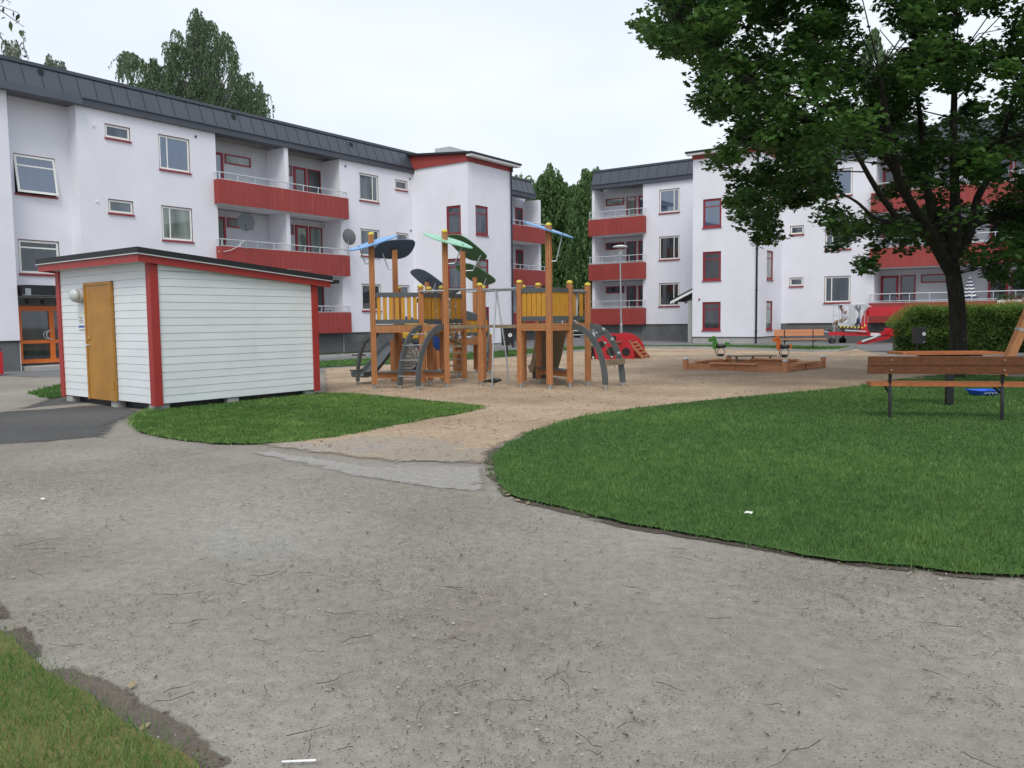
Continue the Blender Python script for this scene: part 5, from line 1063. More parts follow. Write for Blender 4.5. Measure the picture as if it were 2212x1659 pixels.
limb([tb, tb + Vector((0, 0, .25)), TP(zv(452, 900), MD), TP(zv(440, 500), MD), TP(zv(400, 200), MD), TP(zv(385, 60), MD)], .19, .14, 'trunk', 14)
limbs[-1] = (limbs[-1][0], limbs[-1][1])
F0 = TP(zv(385, 60), MD)
limb([TP(zv(400, 220), MD), TP(zq(1080, 1250), 17.3), TP(zq(950, 1000), 17.0), TP(zq(760, 700), 16.6), TP(zq(560, 350), 16.2), TP(zq(500, 0), 15.9), TP(zq(400, -500), 15.5), TP(zq(300, -1100), 15.3)], .135, .04)
limb([F0, TP(zq(1180, 1150), 17.6), TP(zq(1050, 950), 17.8), TP(zq(960, 600), 18.0), TP(zq(900, 200), 18.2), TP(zq(850, -400), 18.4), TP(zq(760, -1100), 18.6)], .13, .04)
limb([F0, TP(zq(1290, 1150), 17.4), TP(zq(1300, 800), 17.3), TP(zq(1290, 300), 17.2), TP(zq(1280, -300), 17.2), TP(zq(1300, -1200), 17.2)], .15, .05)
limb([F0, TP(zq(1400, 1230), 17.6), TP(zq(1520, 950), 17.8), TP(zq(1600, 560), 18.0), TP(zq(1800, 200), 18.3), TP(zq(1950, -300), 18.6), TP(zq(2100, -900), 18.8)], .12, .04)
limb([TP(zq(880, 930), 16.9), TP(zq(600, 880), 16.4), TP(zq(380, 620), 15.9), TP(zq(200, 340), 15.5), TP(zq(40, 60), 15.2), TP(zq(-180, -260), 15.0), TP(zq(-600, -500), 14.9)], .075, .02)
limb([TP(zq(860, 1010), 16.9), TP(zq(560, 920), 16.0), TP(zq(250, 830), 15.5), TP(zq(0, 620), 15.2), TP(zq(-260, 480), 15.0)], .055, .015)
limb([TP(zq(540, 300), 16.2), TP(zq(200, -200), 15.8), TP(zq(-400, -600), 15.4), TP(zq(-1200, -900), 15.2), TP(zq(-2400, -1500), 15.4)], .05, .015)
limb([TP(zq(1520, 950), 17.8), TP(zq(1900, 800), 18.2), TP(zq(2300, 700), 18.6), TP(zq(2900, 400), 19)], .07, .02)
limb([TP(zq(900, 200), 18.2), TP(zq(400, -300), 19.0), TP(zq(-300, -700), 19.8), TP(zq(-1200, -1200), 20.4)], .06, .015)
limb([TP(zq(1290, 300), 17.2), TP(zq(1700, -100), 16.2), TP(zq(2300, -300), 15.2), TP(zq(2900, -500), 14.8)], .06, .015)
# crown outline in the photo (zoom at 2200,0 scale 1.5276) keeps the silhouette; clumps fill a real volume around it
zc_ = zm(2200, 0, 1.5276)
outl = [(75, 120), (100, 85), (190, 60), (205, -60), (260, -400), (700, -900), (1600, -1100), (3000, -900), (3200, 700), (2900, 1500), (2500, 1640), (2215, 1560), (2030, 1540), (1985, 1480), (1880, 1440), (1860, 1300), (1700, 1380), (1560, 1380), (1440, 1300), (1400, 1420), (1350, 1520), (1300, 1440), (1240, 1440), (1110, 1480), (1060, 1560), (960, 1560), (970, 1440), (1090, 1360), (1120, 1180), (1060, 1110), (940, 1150), (850, 1180), (880, 1260), (820, 1380), (740, 1390), (735, 1260), (640, 1200), (590, 1080), (590, 980), (520, 960), (470, 860), (600, 730), (640, 660), (500, 700), (440, 610), (375, 450), (400, 380), (300, 300), (190, 300), (200, 230), (90, 170)]
OB = np.array([zc_(*p) for p in outl])
holes = [(1330, 960, 90, 150), (1230, 880, 50, 60), (1360, 20, 90, 130), (1560, 235, 70, 50), (1400, 280, 80, 110), (1690, 560, 60, 110), (1930, 150, 90, 80), (2050, 470, 90, 60), (880, 280, 50, 40), (960, 470, 45, 40), (1850, 540, 60, 50), (1500, 950, 50, 40), (1960, 1060, 90, 50), (2010, 1350, 50, 50)]
HO = [(*zc_(a, b), c / 1.5276 / 1.6492, d / 1.5276 / 1.6492) for a, b, c, d in holes]
cl = []
while len(cl) < 2000:
    l_ = RNG.uniform(-8.5, 6.5); dd = RNG.uniform(-5.2, 5.0); z = RNG.uniform(1.9, 11.5)
    p = MT + RT * (l_) + FW * dd; 
    if ((l_ + .8) / 8.2) ** 2 + (dd / 5.3) ** 2 + ((z - 5.4) / 6.2) ** 2 > 1: continue
    if z < 3.0 + .18 * abs(dd) and dd < -3.0: continue
    u, v = proj(p.x, p.y, z)
    if not inside(np.array([[u, v]]), OB)[0]: continue
    dep = MD + dd
    mg = .26 * FPX / dep * .55
    if not (inside(np.array([[u - mg, v]]), OB)[0] and inside(np.array([[u, v + mg]]), OB)[0] and inside(np.array([[u, v - mg]]), OB)[0]): continue
    h_ = any(((u - a) / (c + mg * .7)) ** 2 + ((v - b) / (d + mg * .7)) ** 2 < 1 for a, b, c, d in HO)
    if h_: continue
    
    if u > 1560 and noise.noise(Vector((l_ * 1.25, dd * .3, z * 1.25 + 7))) < -.03: continue
    if dd < -1.0 and 1880 < u < 2110 and 230 < v < 500 and RNG.random() < .75: continue
    cl.append((p.x, p.y, z, dd))
cl = np.array(cl)
LC = []; AT = []
for x, y, z, dd in cl:
    n = int(RNG.uniform(45, 100)); r = RNG.uniform(.22, .46); q = RNG.normal(0, 1, (n, 3)); q /= np.linalg.norm(q, axis=1)[:, None] + 1e-6; q *= (RNG.random(n) ** .45)[:, None] * r
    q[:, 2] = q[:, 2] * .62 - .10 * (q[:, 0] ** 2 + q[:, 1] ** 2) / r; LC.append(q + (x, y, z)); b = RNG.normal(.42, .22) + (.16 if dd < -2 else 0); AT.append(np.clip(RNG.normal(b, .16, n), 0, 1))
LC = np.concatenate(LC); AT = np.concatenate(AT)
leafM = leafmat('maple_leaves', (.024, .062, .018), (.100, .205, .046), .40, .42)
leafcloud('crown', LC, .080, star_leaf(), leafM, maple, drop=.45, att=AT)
# twigs from limbs to clumps
allp = np.array([(*p, r) for Q, R_ in limbs[1:] for p, r in zip(Q, R_)])
m = MB()
for i, (x, y, z, dd) in enumerate(cl):
    if i % 5 and not (z < 3.2 and i % 2): continue
    d = np.linalg.norm(allp[:, :3] - (x, y, z + .5), axis=1) + np.maximum(0, allp[:, 2] - z) * .6; j = int(np.argmin(d)); a = Vector(allp[j, :3]); b = Vector((x, y, z))
    if (b - a).length > 2.2: continue
    mid = a.lerp(b, .5) + Vector((RNG.normal(0, .22), RNG.normal(0, .22), .22 * (b - a).length ** .5)); q3 = a.lerp(b, .8) + Vector((0, 0, .10)); m.tube([a, mid, q3, b], [min(.016, allp[j, 3]), .010, .006, .003], 5, cap=False)
m.build('branches', bark, maple, smooth=True)
# ---- hanging birches
def birch(name, label, base, dep, outline_px, n, strand, size, c1, c2, trunk_px=None, depth=3.5, trunk_r=.18, group=None, gap=.0):
    OBB = np.array(outline_px); o = empty('birch_tree' if 'birch' in name else 'tree', (base.x, base.y, hgt(base.x, base.y)), label, 'tree', group)
    lo, hi = OBB.min(0), OBB.max(0); S_ = []; A_ = []; k = 0; tips = []
    while k < n:
        u, v = RNG.uniform(lo[0], hi[0]), RNG.uniform(lo[1], hi[1])
        if not inside(np.array([[u, v]]), OBB)[0]: continue
        if noise.noise(Vector((u * .030, v * .022, n * .1))) < gap: continue
        k += 1
        rel = depth * RNG.uniform(-1, 1) * min(1, .3 + 1.6 * (v - lo[1]) / (hi[1] - lo[1])); p = DP(u, v, dep + rel); ln_ = strand * RNG.uniform(.5, 1.3); ns = int(9 + 10 * ln_ / strand)
        side = RNG.normal(0, .18, 2); t = np.linspace(0, 1, ns)
        q = np.c_[p.x + side[0] * t ** .5 * strand + RNG.normal(0, .03, ns) * strand, p.y + side[1] * t ** .5 * strand + RNG.normal(0, .03, ns) * strand, p.z + .22 * ln_ * np.sin(t * 2.2) - ln_ * t ** 1.5 * .9]
        S_.append(q); A_.append(np.clip(RNG.normal(.5 + .25 * noise.noise(Vector((u * .03, v * .03, rel))), .18, ns), 0, 1))
        if k % (6 if 'right' not in name else 30) == 0: tips.append(p)
    S_ = np.concatenate(S_); A_ = np.concatenate(A_); out_ = np.array([(-.5, 0), (0, -.22), (.6, 0), (0, .22)])[:, ::-1] * 1.9
    leafcloud('foliage', S_, size, out_, leafmat(name, c1, c2, .35, .6), o, drop=1.05, att=A_)
    m = MB(); top = DP(*(trunk_px or ((lo[0] + hi[0]) / 2, lo[1] + 20)), dep); b0 = Vector((base.x, base.y, -.3)); H = top.z
    trp = [b0.lerp(top, i / 10) + Vector((.25 * math.sin(i * 1.3), .25 * math.cos(i * 1.7), 0)) * (H / 20) for i in range(11)]
    m.tube(trp, [trunk_r * (1 - i / 11) + .02 for i in range(11)], 8); m.build('trunk', birchbark, o, smooth=True)
    m = MB()
    for p in tips:
        f = max(.15, min(.93, (p.z - .10 * H) / H - .10)); i = f * 10; a = trp[int(i)].lerp(trp[min(10, int(i) + 1)], i - int(i)); mid = a.lerp(p, .55) + Vector((0, 0, .10 * (p - a).length)); m.tube([a, mid, p], [.05 * (1 - f) + .015, .02, .006], 5, cap=False)
    m.build('branches', birchbark, o, smooth=True); return o
zb_ = zm(350, 0, 2.949)
ol = [(1040, 75), (1090, 130), (1190, 130), (1150, 200), (1215, 235), (1260, 290), (1240, 330), (1340, 340), (1410, 400), (1400, 480), (1465, 600), (1470, 690), (1490, 800), (1550, 780), (1640, 750), (1700, 850), (1730, 970), (1800, 1000), (1845, 1120), (1840, 1300), (1840, 1700), (300, 1700), (340, 900), (330, 760), (240, 770), (205, 700), (200, 600), (270, 540), (400, 570), (500, 660), (590, 610), (690, 580), (710, 430), (790, 450), (850, 440), (780, 320), (850, 310), (930, 380), (960, 330), (950, 210), (1000, 190), (1000, 110)]
e = DP(440, 600, 52); birch('birch_leaves', 'tall weeping birch rising above the roof of the left block', Vector((e.x, e.y, 0)), 52, [zb_(*p) for p in ol], 4200, 1.15, .095, (.065, .11, .058), (.17, .25, .13), trunk_px=(435, 60), depth=3.5, trunk_r=.30, gap=-.26)
zg_ = zm(0, 0, 5.53)
e = DP(40, 700, 46); birch('birch_far_a', 'pale thin treetop showing above the roof near the left edge', Vector((e.x, e.y, 0)), 46, [zg_(*p) for p in ((440, 610), (500, 640), (440, 800), (560, 1000), (560, 1300), (60, 1300), (100, 950), (60, 780), (180, 800), (360, 760))], 90, .9, .08, (.10, .13, .09), (.24, .27, .19), depth=1.5, group='treetops above the left roof', gap=-.15)
e = DP(100, 700, 46); birch('birch_far_b', 'small pale treetop above the left roof, right of the taller pale one', Vector((e.x, e.y, 0)), 46, [zg_(*p) for p in ((930, 900), (1020, 960), (950, 1060), (1020, 1180), (1240, 1150), (1300, 1400), (650, 1400), (640, 1100), (780, 1060), (850, 950))], 80, .8, .08, (.10, .13, .09), (.24, .27, .19), depth=1.5, group='treetops above the left roof', gap=-.1)
# trees between the houses
mid1 = [(1118, 395), (1140, 372), (1160, 380), (1170, 365), (1190, 348), (1205, 365), (1220, 380), (1235, 395), (1245, 385), (1262, 360), (1290, 362), (1310, 380), (1330, 420), (1330, 700), (1100, 700), (1100, 420)]
e = DP(1192, 705, 82); birch('birch_mid', 'tall weeping birch between the two houses, behind the right leaf roof', Vector((e.x, e.y, 0)), 82, [(1120, 700), (1122, 470), (1135, 425), (1150, 400), (1158, 412), (1167, 374), (1178, 384), (1190, 350), (1200, 374), (1213, 380), (1228, 405), (1240, 396), (1255, 430), (1266, 560), (1268, 700)], 5600, 1.7, .16, (.06, .125, .045), (.16, .27, .09), trunk_px=(1190, 360), depth=4, trunk_r=.28, gap=-.42, group='birches between the houses')
e = DP(1265, 705, 78); birch('birch_mid2', 'birch standing against the left end of the right house', Vector((e.x, e.y, 0)), 78, [(1225, 520), (1236, 440), (1246, 404), (1256, 388), (1262, 362), (1272, 372), (1288, 360), (1302, 378), (1316, 385), (1330, 450), (1330, 700), (1222, 700)], 3600, 1.7, .16, (.06, .12, .045), (.16, .27, .09), trunk_px=(1268, 365), depth=4, trunk_r=.25, gap=-.42, group='birches between the houses')
e = DP(1135, 705, 86); birch('birch_mid3', 'lighter birch top just right of the left house, behind its balconies', Vector((e.x, e.y, 0)), 86, [(1100, 420), (1112, 396), (1124, 372), (1133, 388), (1142, 378), (1158, 396), (1170, 420), (1188, 470), (1192, 700), (1060, 700), (1080, 430)], 2800, 1.6, .16, (.08, .16, .05), (.20, .34, .10), trunk_px=(1125, 372), depth=4, trunk_r=.22, gap=-.42, group='birches between the houses')
e = DP(1215, 708, 70); birch('bush_mid', 'low dark shrub at the end of the road between the houses', Vector((e.x, e.y, 0)), 70, [(1150, 640), (1200, 600), (1260, 605), (1275, 650), (1275, 712), (1140, 712)], 1500, 1.2, .12, (.03, .065, .02), (.09, .16, .04), trunk_px=(1215, 630), depth=3, trunk_r=.1)
# trees behind the right house, seen through the maple
e = DP(1880, 700, 75); birch('birch_right', 'pale birch behind the right house seen through the maple crown', Vector((e.x, e.y, 0)), 75, [(1850, 180), (1870, 90), (1890, 60), (1915, 110), (1940, 200), (1960, 340), (1830, 340)], 420, 2.4, .25, (.06, .11, .05), (.16, .24, .11), trunk_px=(1885, 80), depth=3, trunk_r=.2, group='trees behind the right house')
e = DP(1590, 700, 80); birch('birch_right2', 'treetop behind the roof of the right house stair tower', Vector((e.x, e.y, 0)), 80, [(1560, 330), (1570, 290), (1600, 270), (1640, 280), (1670, 330), (1670, 360), (1560, 360)], 260, 2.2, .25, (.05, .10, .04), (.14, .2, .08), trunk_px=(1610, 285), depth=3, trunk_r=.2, group='trees behind the right house')
# birch bough at the top left corner, trunk outside the frame
tb = DP(-420, 900, 6.5); o = empty('birch_tree', (tb.x, tb.y, 0), 'near birch with only a few leaves hanging into the top left corner', 'tree')
top = DP(-260, -260, 6.2); m = MB(); m.tube([(tb.x, tb.y, -.05), Vector((tb.x, tb.y, 2)).lerp(top, .2), top, top + Vector((0, 0, 2))], [.14, .11, .07, .03], 10); m.build('trunk', birchbark, o, smooth=True)
m = MB(); LCb = []
for a_, b_ in (((-120, -60), (22, 5)), ((-120, -40), (52, 58)), ((-130, 0), (52, 122)), ((-110, 20), (8, 75)), ((-140, -20), (40, 28))):
    s0, s1 = DP(*a_, 6.1), DP(*b_, 6.0); m.tube([top.lerp(Vector((tb.x, tb.y, 2)), .1), s0, s0.lerp(s1, .6) + Vector((0, 0, .03)), s1], [.02, .008, .004, .002], 5, cap=False)
    for t in np.linspace(.35, 1, 9): LCb.append(tuple(s0.lerp(s1, t) + Vector((0, 0, -.02)) + Vector(RNG.normal(0, .012, 3))))
m.build('branches', twigm, o, smooth=True)
lo_ = np.array([(0, -.9), (.28, -.5), (.42, .0), (.12, .75), (0, 1.1), (-.12, .75), (-.42, .0), (-.28, -.5)])
leafcloud('leaves', np.array(LCb), .032, lo_, leafmat('birch_near', (.05, .07, .03), (.10, .13, .05), .3), o, drop=.9)
# ================================================================== HEDGE
def hedge(label, pts_base, dep0, dep1, top_px, n):
    a, b = pts_base; o = empty('hedge', tuple(a.lerp(b, .5)), label, 'hedge')
    d = (b - a); L_ = d.length; d.normalize(); nr = Vector((-d.y, d.x, 0)); Wd = 1.6
    def H(s): return 1.62 + .16 * noise.noise(Vector((s * .9, 0, 3))) - .55 * max(0, 1 - s / 1.0) ** 2
    vs = []; fs = []; k = 22
    for i in range(k + 1):
        s = L_ * (i / k); h = H(s) - .22; e = .35 + .25 * max(0, 1 - s / .8)
        for u, z in ((e, 0), (e + .05, h * .8), (e + .3, h), (Wd - .3, h), (Wd - .1, 0)): vs.append(a + d * (s + .35) + nr * u + Vector((0, 0, z)))
    for i in range(k):
        for j in range(4): fs.append((i * 5 + j, i * 5 + j + 1, (i + 1) * 5 + j + 1, (i + 1) * 5 + j))
    m = MB(); m.add(vs, fs); m.build('dark_core', mat('hedge_core', (.022, .035, .012), .9, .5, 8, .8, 20), o)  # solid core blocks see-through; its dark colour paints the shade inside the hedge
    s = RNG.uniform(0, L_, n); 
    f = RNG.random(n); side = f < .55
    Hs = np.array([H(x) for x in s]); u = np.where(side, RNG.normal(.18, .12, n), RNG.uniform(.15, Wd, n)); z = np.where(side, RNG.uniform(.02, 1, n) * Hs, Hs * RNG.uniform(.82, 1.0, n))
    en = np.maximum(0, 1 - s / .5); u = u + en * .3
    bul = np.array([noise.noise(Vector((x * 1.6, zz * 2.2, 1))) for x, zz in zip(s, z)]); u = u - .16 * bul * side
    P_ = np.array(a)[None] + s[:, None] * np.array(d) + u[:, None] * np.array(nr); P_[:, 2] = z
    # arching shoots: each point is a blade pointing up & outward
    out_ = -np.array(nr)[None] * np.where(side, RNG.uniform(.1, .8, n), RNG.normal(0, .4, n))[:, None] + np.array(d)[None] * RNG.normal(0, .45, n)[:, None]
    dirv = out_ + np.array([0, 0, 1.0]) * RNG.uniform(-.25, 1, n)[:, None]; dirv /= np.linalg.norm(dirv, axis=1)[:, None]
    sd_ = np.cross(dirv, RNG.normal(0, 1, (n, 3))); sd_ /= np.linalg.norm(sd_, axis=1)[:, None]; ln_ = RNG.uniform(.06, .15, n); wd = RNG.uniform(.012, .026, n)
    V = np.stack([P_, P_ + dirv * ln_[:, None] * .5 + sd_ * wd[:, None], P_ + dirv * ln_[:, None], P_ + dirv * ln_[:, None] * .5 - sd_ * wd[:, None]], 1)
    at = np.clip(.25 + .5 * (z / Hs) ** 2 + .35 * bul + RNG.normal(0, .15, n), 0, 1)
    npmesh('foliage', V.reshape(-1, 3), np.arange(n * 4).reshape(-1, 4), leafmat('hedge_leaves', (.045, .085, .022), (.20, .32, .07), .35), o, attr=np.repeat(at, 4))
    n2 = 5200; s = RNG.uniform(0, L_, n2); P_ = np.array(a)[None] + s[:, None] * np.array(d) + RNG.uniform(.1, Wd - .2, n2)[:, None] * np.array(nr); P_[:, 2] = np.array([H(x) for x in s]) * RNG.uniform(.94, 1.03, n2)
    dirv = RNG.normal(0, .3, (n2, 3)); dirv[:, 2] = 1; ln_ = RNG.uniform(.08, .26, n2); sd_ = np.c_[np.full(n2, RT.x), np.full(n2, RT.y), np.zeros(n2)] * .007
    V = np.stack([P_ - sd_, P_ + sd_, P_ + dirv * ln_[:, None]], 1); npmesh('shoot_tips', V.reshape(-1, 3), np.arange(n2 * 3).reshape(-1, 3), leafmat('hedge_tips', (.20, .24, .06), (.38, .14, .06), .3), o, attr=np.repeat(np.clip(RNG.normal(.55, .3, n2), 0, 1), 3)); return o
ha = DP(*zn(1150, 830), 29.5); ha.z = 0; hb = ha + RT * 9.5 - FW * 2.2
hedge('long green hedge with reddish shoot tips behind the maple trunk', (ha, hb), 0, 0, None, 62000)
# ================================================================== BOOM LIFT and person
zl_ = zm(2900, 1000, 5.53)
LD = 41.0
def LPx(x, y, d=LD): return DP(*zl_(x, y), d)
BL = empty('boom_lift', tuple(LPx(600, 1230) * 1), 'red towable boom lift with a pale work cage parked by the right house', 'boom lift'); U = Vector((0, 0, 1))
def bar(pts, w_, h_, mt, name, par=BL, up=U): m = MB(); m.bar(pts[0], pts[1], w_, h_, up); return m.build(name, mt, par)
bar((LPx(285, 1040), LPx(1480, 1060)), .14, .17, liftred, 'drawbar')
m = MB(); m.tube([LPx(285, 1035), LPx(250, 1010), LPx(190, 1000)], [.05, .04, .03], 8); m.build('coupling', steel, BL)
m = MB(); m.tube([LPx(265, 1000), LPx(300, 960), LPx(345, 990)], .03, 8); m.build('handbrake', black_m, BL)
bar((LPx(400, 860), LPx(385, 1160)), .05, .05, steel, 'jockey_mast', up=FW)
m = MB(); c = LPx(350, 1185); m.lathe(c - FW * .04, [(.10, 0), (.155, .0), (.155, .09), (.10, .09)], 18, FW); jw = m.build('wheel', rubber, BL); m = MB(); m.lathe(c - FW * .05, [(.07, 0), (.07, .02)], 12, FW); m.build('rim', steel, jw)
# mast, boom
m = MB(); P_ = [LPx(900, 1000), LPx(1050, 1000), LPx(1060, 640), LPx(1150, 560), LPx(1120, 545), LPx(1030, 590), LPx(975, 760)]; m.plate(P_, FW, .22); m.build('mast', liftred, BL)
bar((LPx(1060, 605), LPx(2300, 590)), .22, .44, liftred, 'boom'); bar((LPx(1130, 655), LPx(1190, 560)), .1, .3, liftred, 'boom_hinge')
bar((LPx(1790, 590, LD - .13), LPx(1890, 590, LD - .13)), .01, .07, white_m, 'boom_label')
bar((LPx(1115, 1058, LD - .09), LPx(1290, 1058, LD - .09)), .01, .14, white_m, 'warning_label')
m = MB(); q = [LPx(990, 850, LD - .13), LPx(1030, 885, LD - .13), LPx(990, 915, LD - .13)]; m.plate(q, -FW, .004); m.build('arrow_sticker', yellow_m, BL)
bar((LPx(850, 1000), LPx(1060, 1000)), .25, .14, liftred, 'turntable')
# outrigger towards the viewer
o1 = LPx(1470, 1000, LD - .4); o2 = LPx(885, 1245, LD - 2.0)
bar((LPx(1490, 1000, LD - .3), LPx(1300, 1055, LD - .8)), .11, .16, liftred, 'outrigger'); bar((LPx(1480, 1110, LD - .4), LPx(880, 1240, LD - 1.6)), .11, .15, liftred, 'outrigger')
bar((LPx(1430, 1000, LD - .4), LPx(1660, 1050, LD + .1)), .3, .35, liftred, 'outrigger_hinge')
m = MB(); m.tube([LPx(1300, 1060, LD - .9), LPx(1150, 1130, LD - 1.2), LPx(1000, 1180, LD - 1.5), LPx(940, 1205, LD - 1.6)], .055, 8); m.build('outrigger_cylinder', liftgrey, BL)
f = LPx(890, 1265, LD - 1.6); m = MB(); m.lathe((f.x, f.y, .0), [(.12, 0), (.12, .03), (.04, .04), (.04, .14)], 14); m.build('foot_pad', liftred, BL)
f = LPx(570, 1200); m = MB(); c = LPx(570, 1180, LD + 1.0); m.lathe(c, [(.10, 0), (.17, .0), (.17, .12), (.10, .12)], 18, FW); m.build('wheel', rubber, BL)
bar((LPx(590, 930), LPx(570, 1160, LD + 1.0)), .07, .07, black_m, 'axle_arm', up=FW); bar((LPx(600, 975), LPx(1000, 1000)), .3, .06, liftgrey, 'chassis_plate')
m = MB(); m.ell(LPx(715, 960), .16, .16, .08, 12, 6); m.build('motor', black_m, BL, smooth=True)
# cage
cg0, cg1 = LPx(465, 900), LPx(960, 915); dcg = FW * .75
for z0_, z1_, r_, nm in ((440, 440, .02, 'cage_rail'), (655, 655, .014, 'cage_rail')):
    a, b = LPx(500, z0_ + 30), LPx(1000, z0_ + 20 if nm else z0_); m = MB(); m.tube([a, b, b + dcg, a + dcg, a], r_, 6); m.build(nm, alu, BL)
for u in (485, 690, 790, 990):
    for e in (Vector((0, 0, 0)), dcg): m = MB(); m.tube([LPx(u + 25, 470) + e, LPx(u, 880) + e], .016, 6); m.build('cage_post', alu, BL)
m = MB(); m.plate([LPx(715, 480), LPx(800, 480), LPx(780, 890), LPx(700, 890)], -FW, .03); m.build('cage_panel', liftgrey, BL)
m = MB(); m.plate([LPx(470, 820), LPx(790, 850), LPx(785, 925), LPx(465, 895)], -FW, .03); m.build('cage_panel', liftgrey, BL)
m = MB(); q = LPx(465, 905); q1 = LPx(960, 925); m.bar(q + dcg * .5, q1 + dcg * .5, .75, .05); fl_ = m.build('cage_floor', liftgrey, BL)
for i in range(14):
    a = q.lerp(q1, i / 14) - FW * .035 ; b = q.lerp(q1, (i + 1) / 14) - FW * .035; m = MB(); m.plate([a + U * -.03, b + U * -.03, b + U * .04, a + U * .04], -FW, .006); m.build('hazard_stripe', yellow_m if i % 2 else black_m, fl_)
m = MB(); m.plate([LPx(880, 480), LPx(960, 480), LPx(940, 560), LPx(890, 560)], -FW, .25); m.plate([LPx(960, 470), LPx(1150, 510), LPx(1160, 530), LPx(1060, 545), LPx(930, 560)], FW, .3) if 0 else None; m.build('control_box', liftgrey, BL)
m = MB(); m.plate([LPx(960, 465), LPx(1070, 475), LPx(1160, 525), LPx(1060, 545), LPx(940, 565)], FW, .3); m.build('boom_head', liftgrey, BL)
m = MB(); m.tube([LPx(820, 490), LPx(900, 640)], [.1, .03], 8); m.tube([LPx(960, 540), LPx(900, 640)], [.1, .03], 8) if 0 else None; m.build('cage_bracket', steel, BL)
m = MB(); m.tube([LPx(900, 560), LPx(880, 930)], .035, 8); m.build('levelling_rod', steel, BL)
m = MB(); m.tube([LPx(800, 850), LPx(905, 690), LPx(940, 840)], .018, 6); m.build('brace', alu, BL)
m = MB(); m.ell(LPx(870, 790), .09, .09, .17, 10, 6); m.build('bag', navy, BL, smooth=True)
# person sitting bent forward on the far side of the cage
PD = LD + 1.15
def pp(x, y, d=0): return DP(*zl_(x, y), PD + d)
PE = empty('person', tuple(pp(480, 1000)), 'person in white T-shirt and khaki shorts sitting bent forward behind the lift cage', 'person')
def skinned(name, joints, edges, mt, par):
    me = bpy.data.meshes.new(name); o3 = root_off(par); me.from_pydata([Vector(j[0]) - o3 for j in joints], edges, []); me.materials.append(mt)
    o = link(bpy.data.objects.new(name, me), par); sk = o.modifiers.new('s', 'SKIN'); 
    lay = me.skin_vertices[0] if me.skin_vertices else None
    if lay is None:
        bpy.context.view_layer.objects.active = o; o.select_set(True); bpy.ops.mesh.customdata_skin_add(); lay = me.skin_vertices[0]
    for i, j in enumerate(joints): lay.data[i].radius = (j[1], j[2] if len(j) > 2 else j[1]); lay.data[i].use_root = (i == 0)
    sb = o.modifiers.new('u', 'SUBSURF'); sb.levels = 2; sb.render_levels = 2; sk.use_smooth_shade = True; return o
J = [(pp(590, 800), .13, .12), (pp(600, 690), .14, .13), (pp(575, 590), .15, .12), (pp(545, 560), .055), (pp(522, 545), .075, .085), (pp(508, 525), .082, .092),
     (pp(590, 575, -.16), .055), (pp(640, 610, -.2), .045), (pp(590, 640, -.2), .038), (pp(550, 560, -.15), .03), (pp(540, 545, -.14), .032),
     (pp(590, 575, .18), .055), (pp(640, 610, .2), .045), (pp(560, 620, .2), .038), (pp(530, 560, .12), .03),
     (pp(500, 800, -.12), .085), (pp(400, 815, -.14), .068), (pp(430, 930, -.14), .055), (pp(405, 1060, -.14), .04), (pp(400, 1150, -.14), .04), (pp(350, 1170, -.14), .035),
     (pp(500, 810, .12), .085), (pp(420, 820, .16), .068), (pp(540, 940, .16), .055), (pp(570, 1060, .16), .04), (pp(575, 1150, .16), .04), (pp(520, 1170, .16), .035)]
E_ = [(0, 1), (1, 2), (2, 3), (3, 4), (4, 5), (2, 6), (6, 7), (7, 8), (8, 9), (9, 10), (2, 11), (11, 12), (12, 13), (13, 14), (0, 15), (15, 16), (16, 17), (17, 18), (18, 19), (19, 20), (0, 21), (21, 22), (22, 23), (23, 24), (24, 25), (25, 26)]
body = skinned('body', J, E_, skin, PE)
skinned('t_shirt', [(pp(598, 790), .17, .16), (pp(604, 690), .185, .17), (pp(585, 605), .19, .16), (pp(560, 575), .08), (pp(600, 585, -.18), .072), (pp(628, 602, -.2), .062), (pp(600, 585, .2), .072), (pp(628, 602, .2), .062)], [(0, 1), (1, 2), (2, 3), (2, 4), (4, 5), (2, 6), (6, 7)], shirt, PE)
skinned('shorts', [(pp(595, 800), .15, .14), (pp(500, 800, -.12), .105), (pp(415, 815, -.14), .085), (pp(500, 810, .12), .105), (pp(430, 820, .16), .085)], [(0, 1), (1, 2), (0, 3), (3, 4)], khaki, PE)
m = MB(); m.ell(pp(512, 512) + U * .01 + RT * .02, .105, .105, .10, 14, 8); m.build('hair', hairm, PE, smooth=True)
m = MB(); m.ell(pp(478, 548) , .018, .03, .025, 8, 6); m.build('nose', skin, PE, smooth=True)
for s_ in (-.14, .16): m = MB(); c = pp(385 if s_ < 0 else 555, 1178, s_); c.z = max(c.z, .05); m.ell(c, .13, .05, .05, 10, 6, Matrix((RT, FW, U)).transposed()); m.build('shoe', black_m, PE, smooth=True)
m = MB(); c = pp(600, 850); m.bar(c - RT * .25, c + RT * .25, .4, .08); st = m.build('work_stool', dgrey); 
bpy.data.objects.remove(st) if 0 else tag(st, 'low dark box the person behind the lift cage is sitting on', 'stool')
for x_, y_ in ((-.2, 0), (.2, 0)): pass
# fence rail between the houses
FE = empty('barrier', tuple(DP(1255, 722, 60)), 'low pale double rail at the end of the road between the houses', 'railing')
for yy in (715, 724): m = MB(); m.tube([DP(1150, yy + .5, 60), DP(1278, yy - .8, 60)], .05, 6); m.build('rail', liftgrey, FE)
for x_ in (1150, 1192, 1234, 1276): a = DP(x_, 714, 60); m = MB(); m.tube([a, (a.x, a.y, 0)], .05, 6); m.build('post', liftgrey, FE)
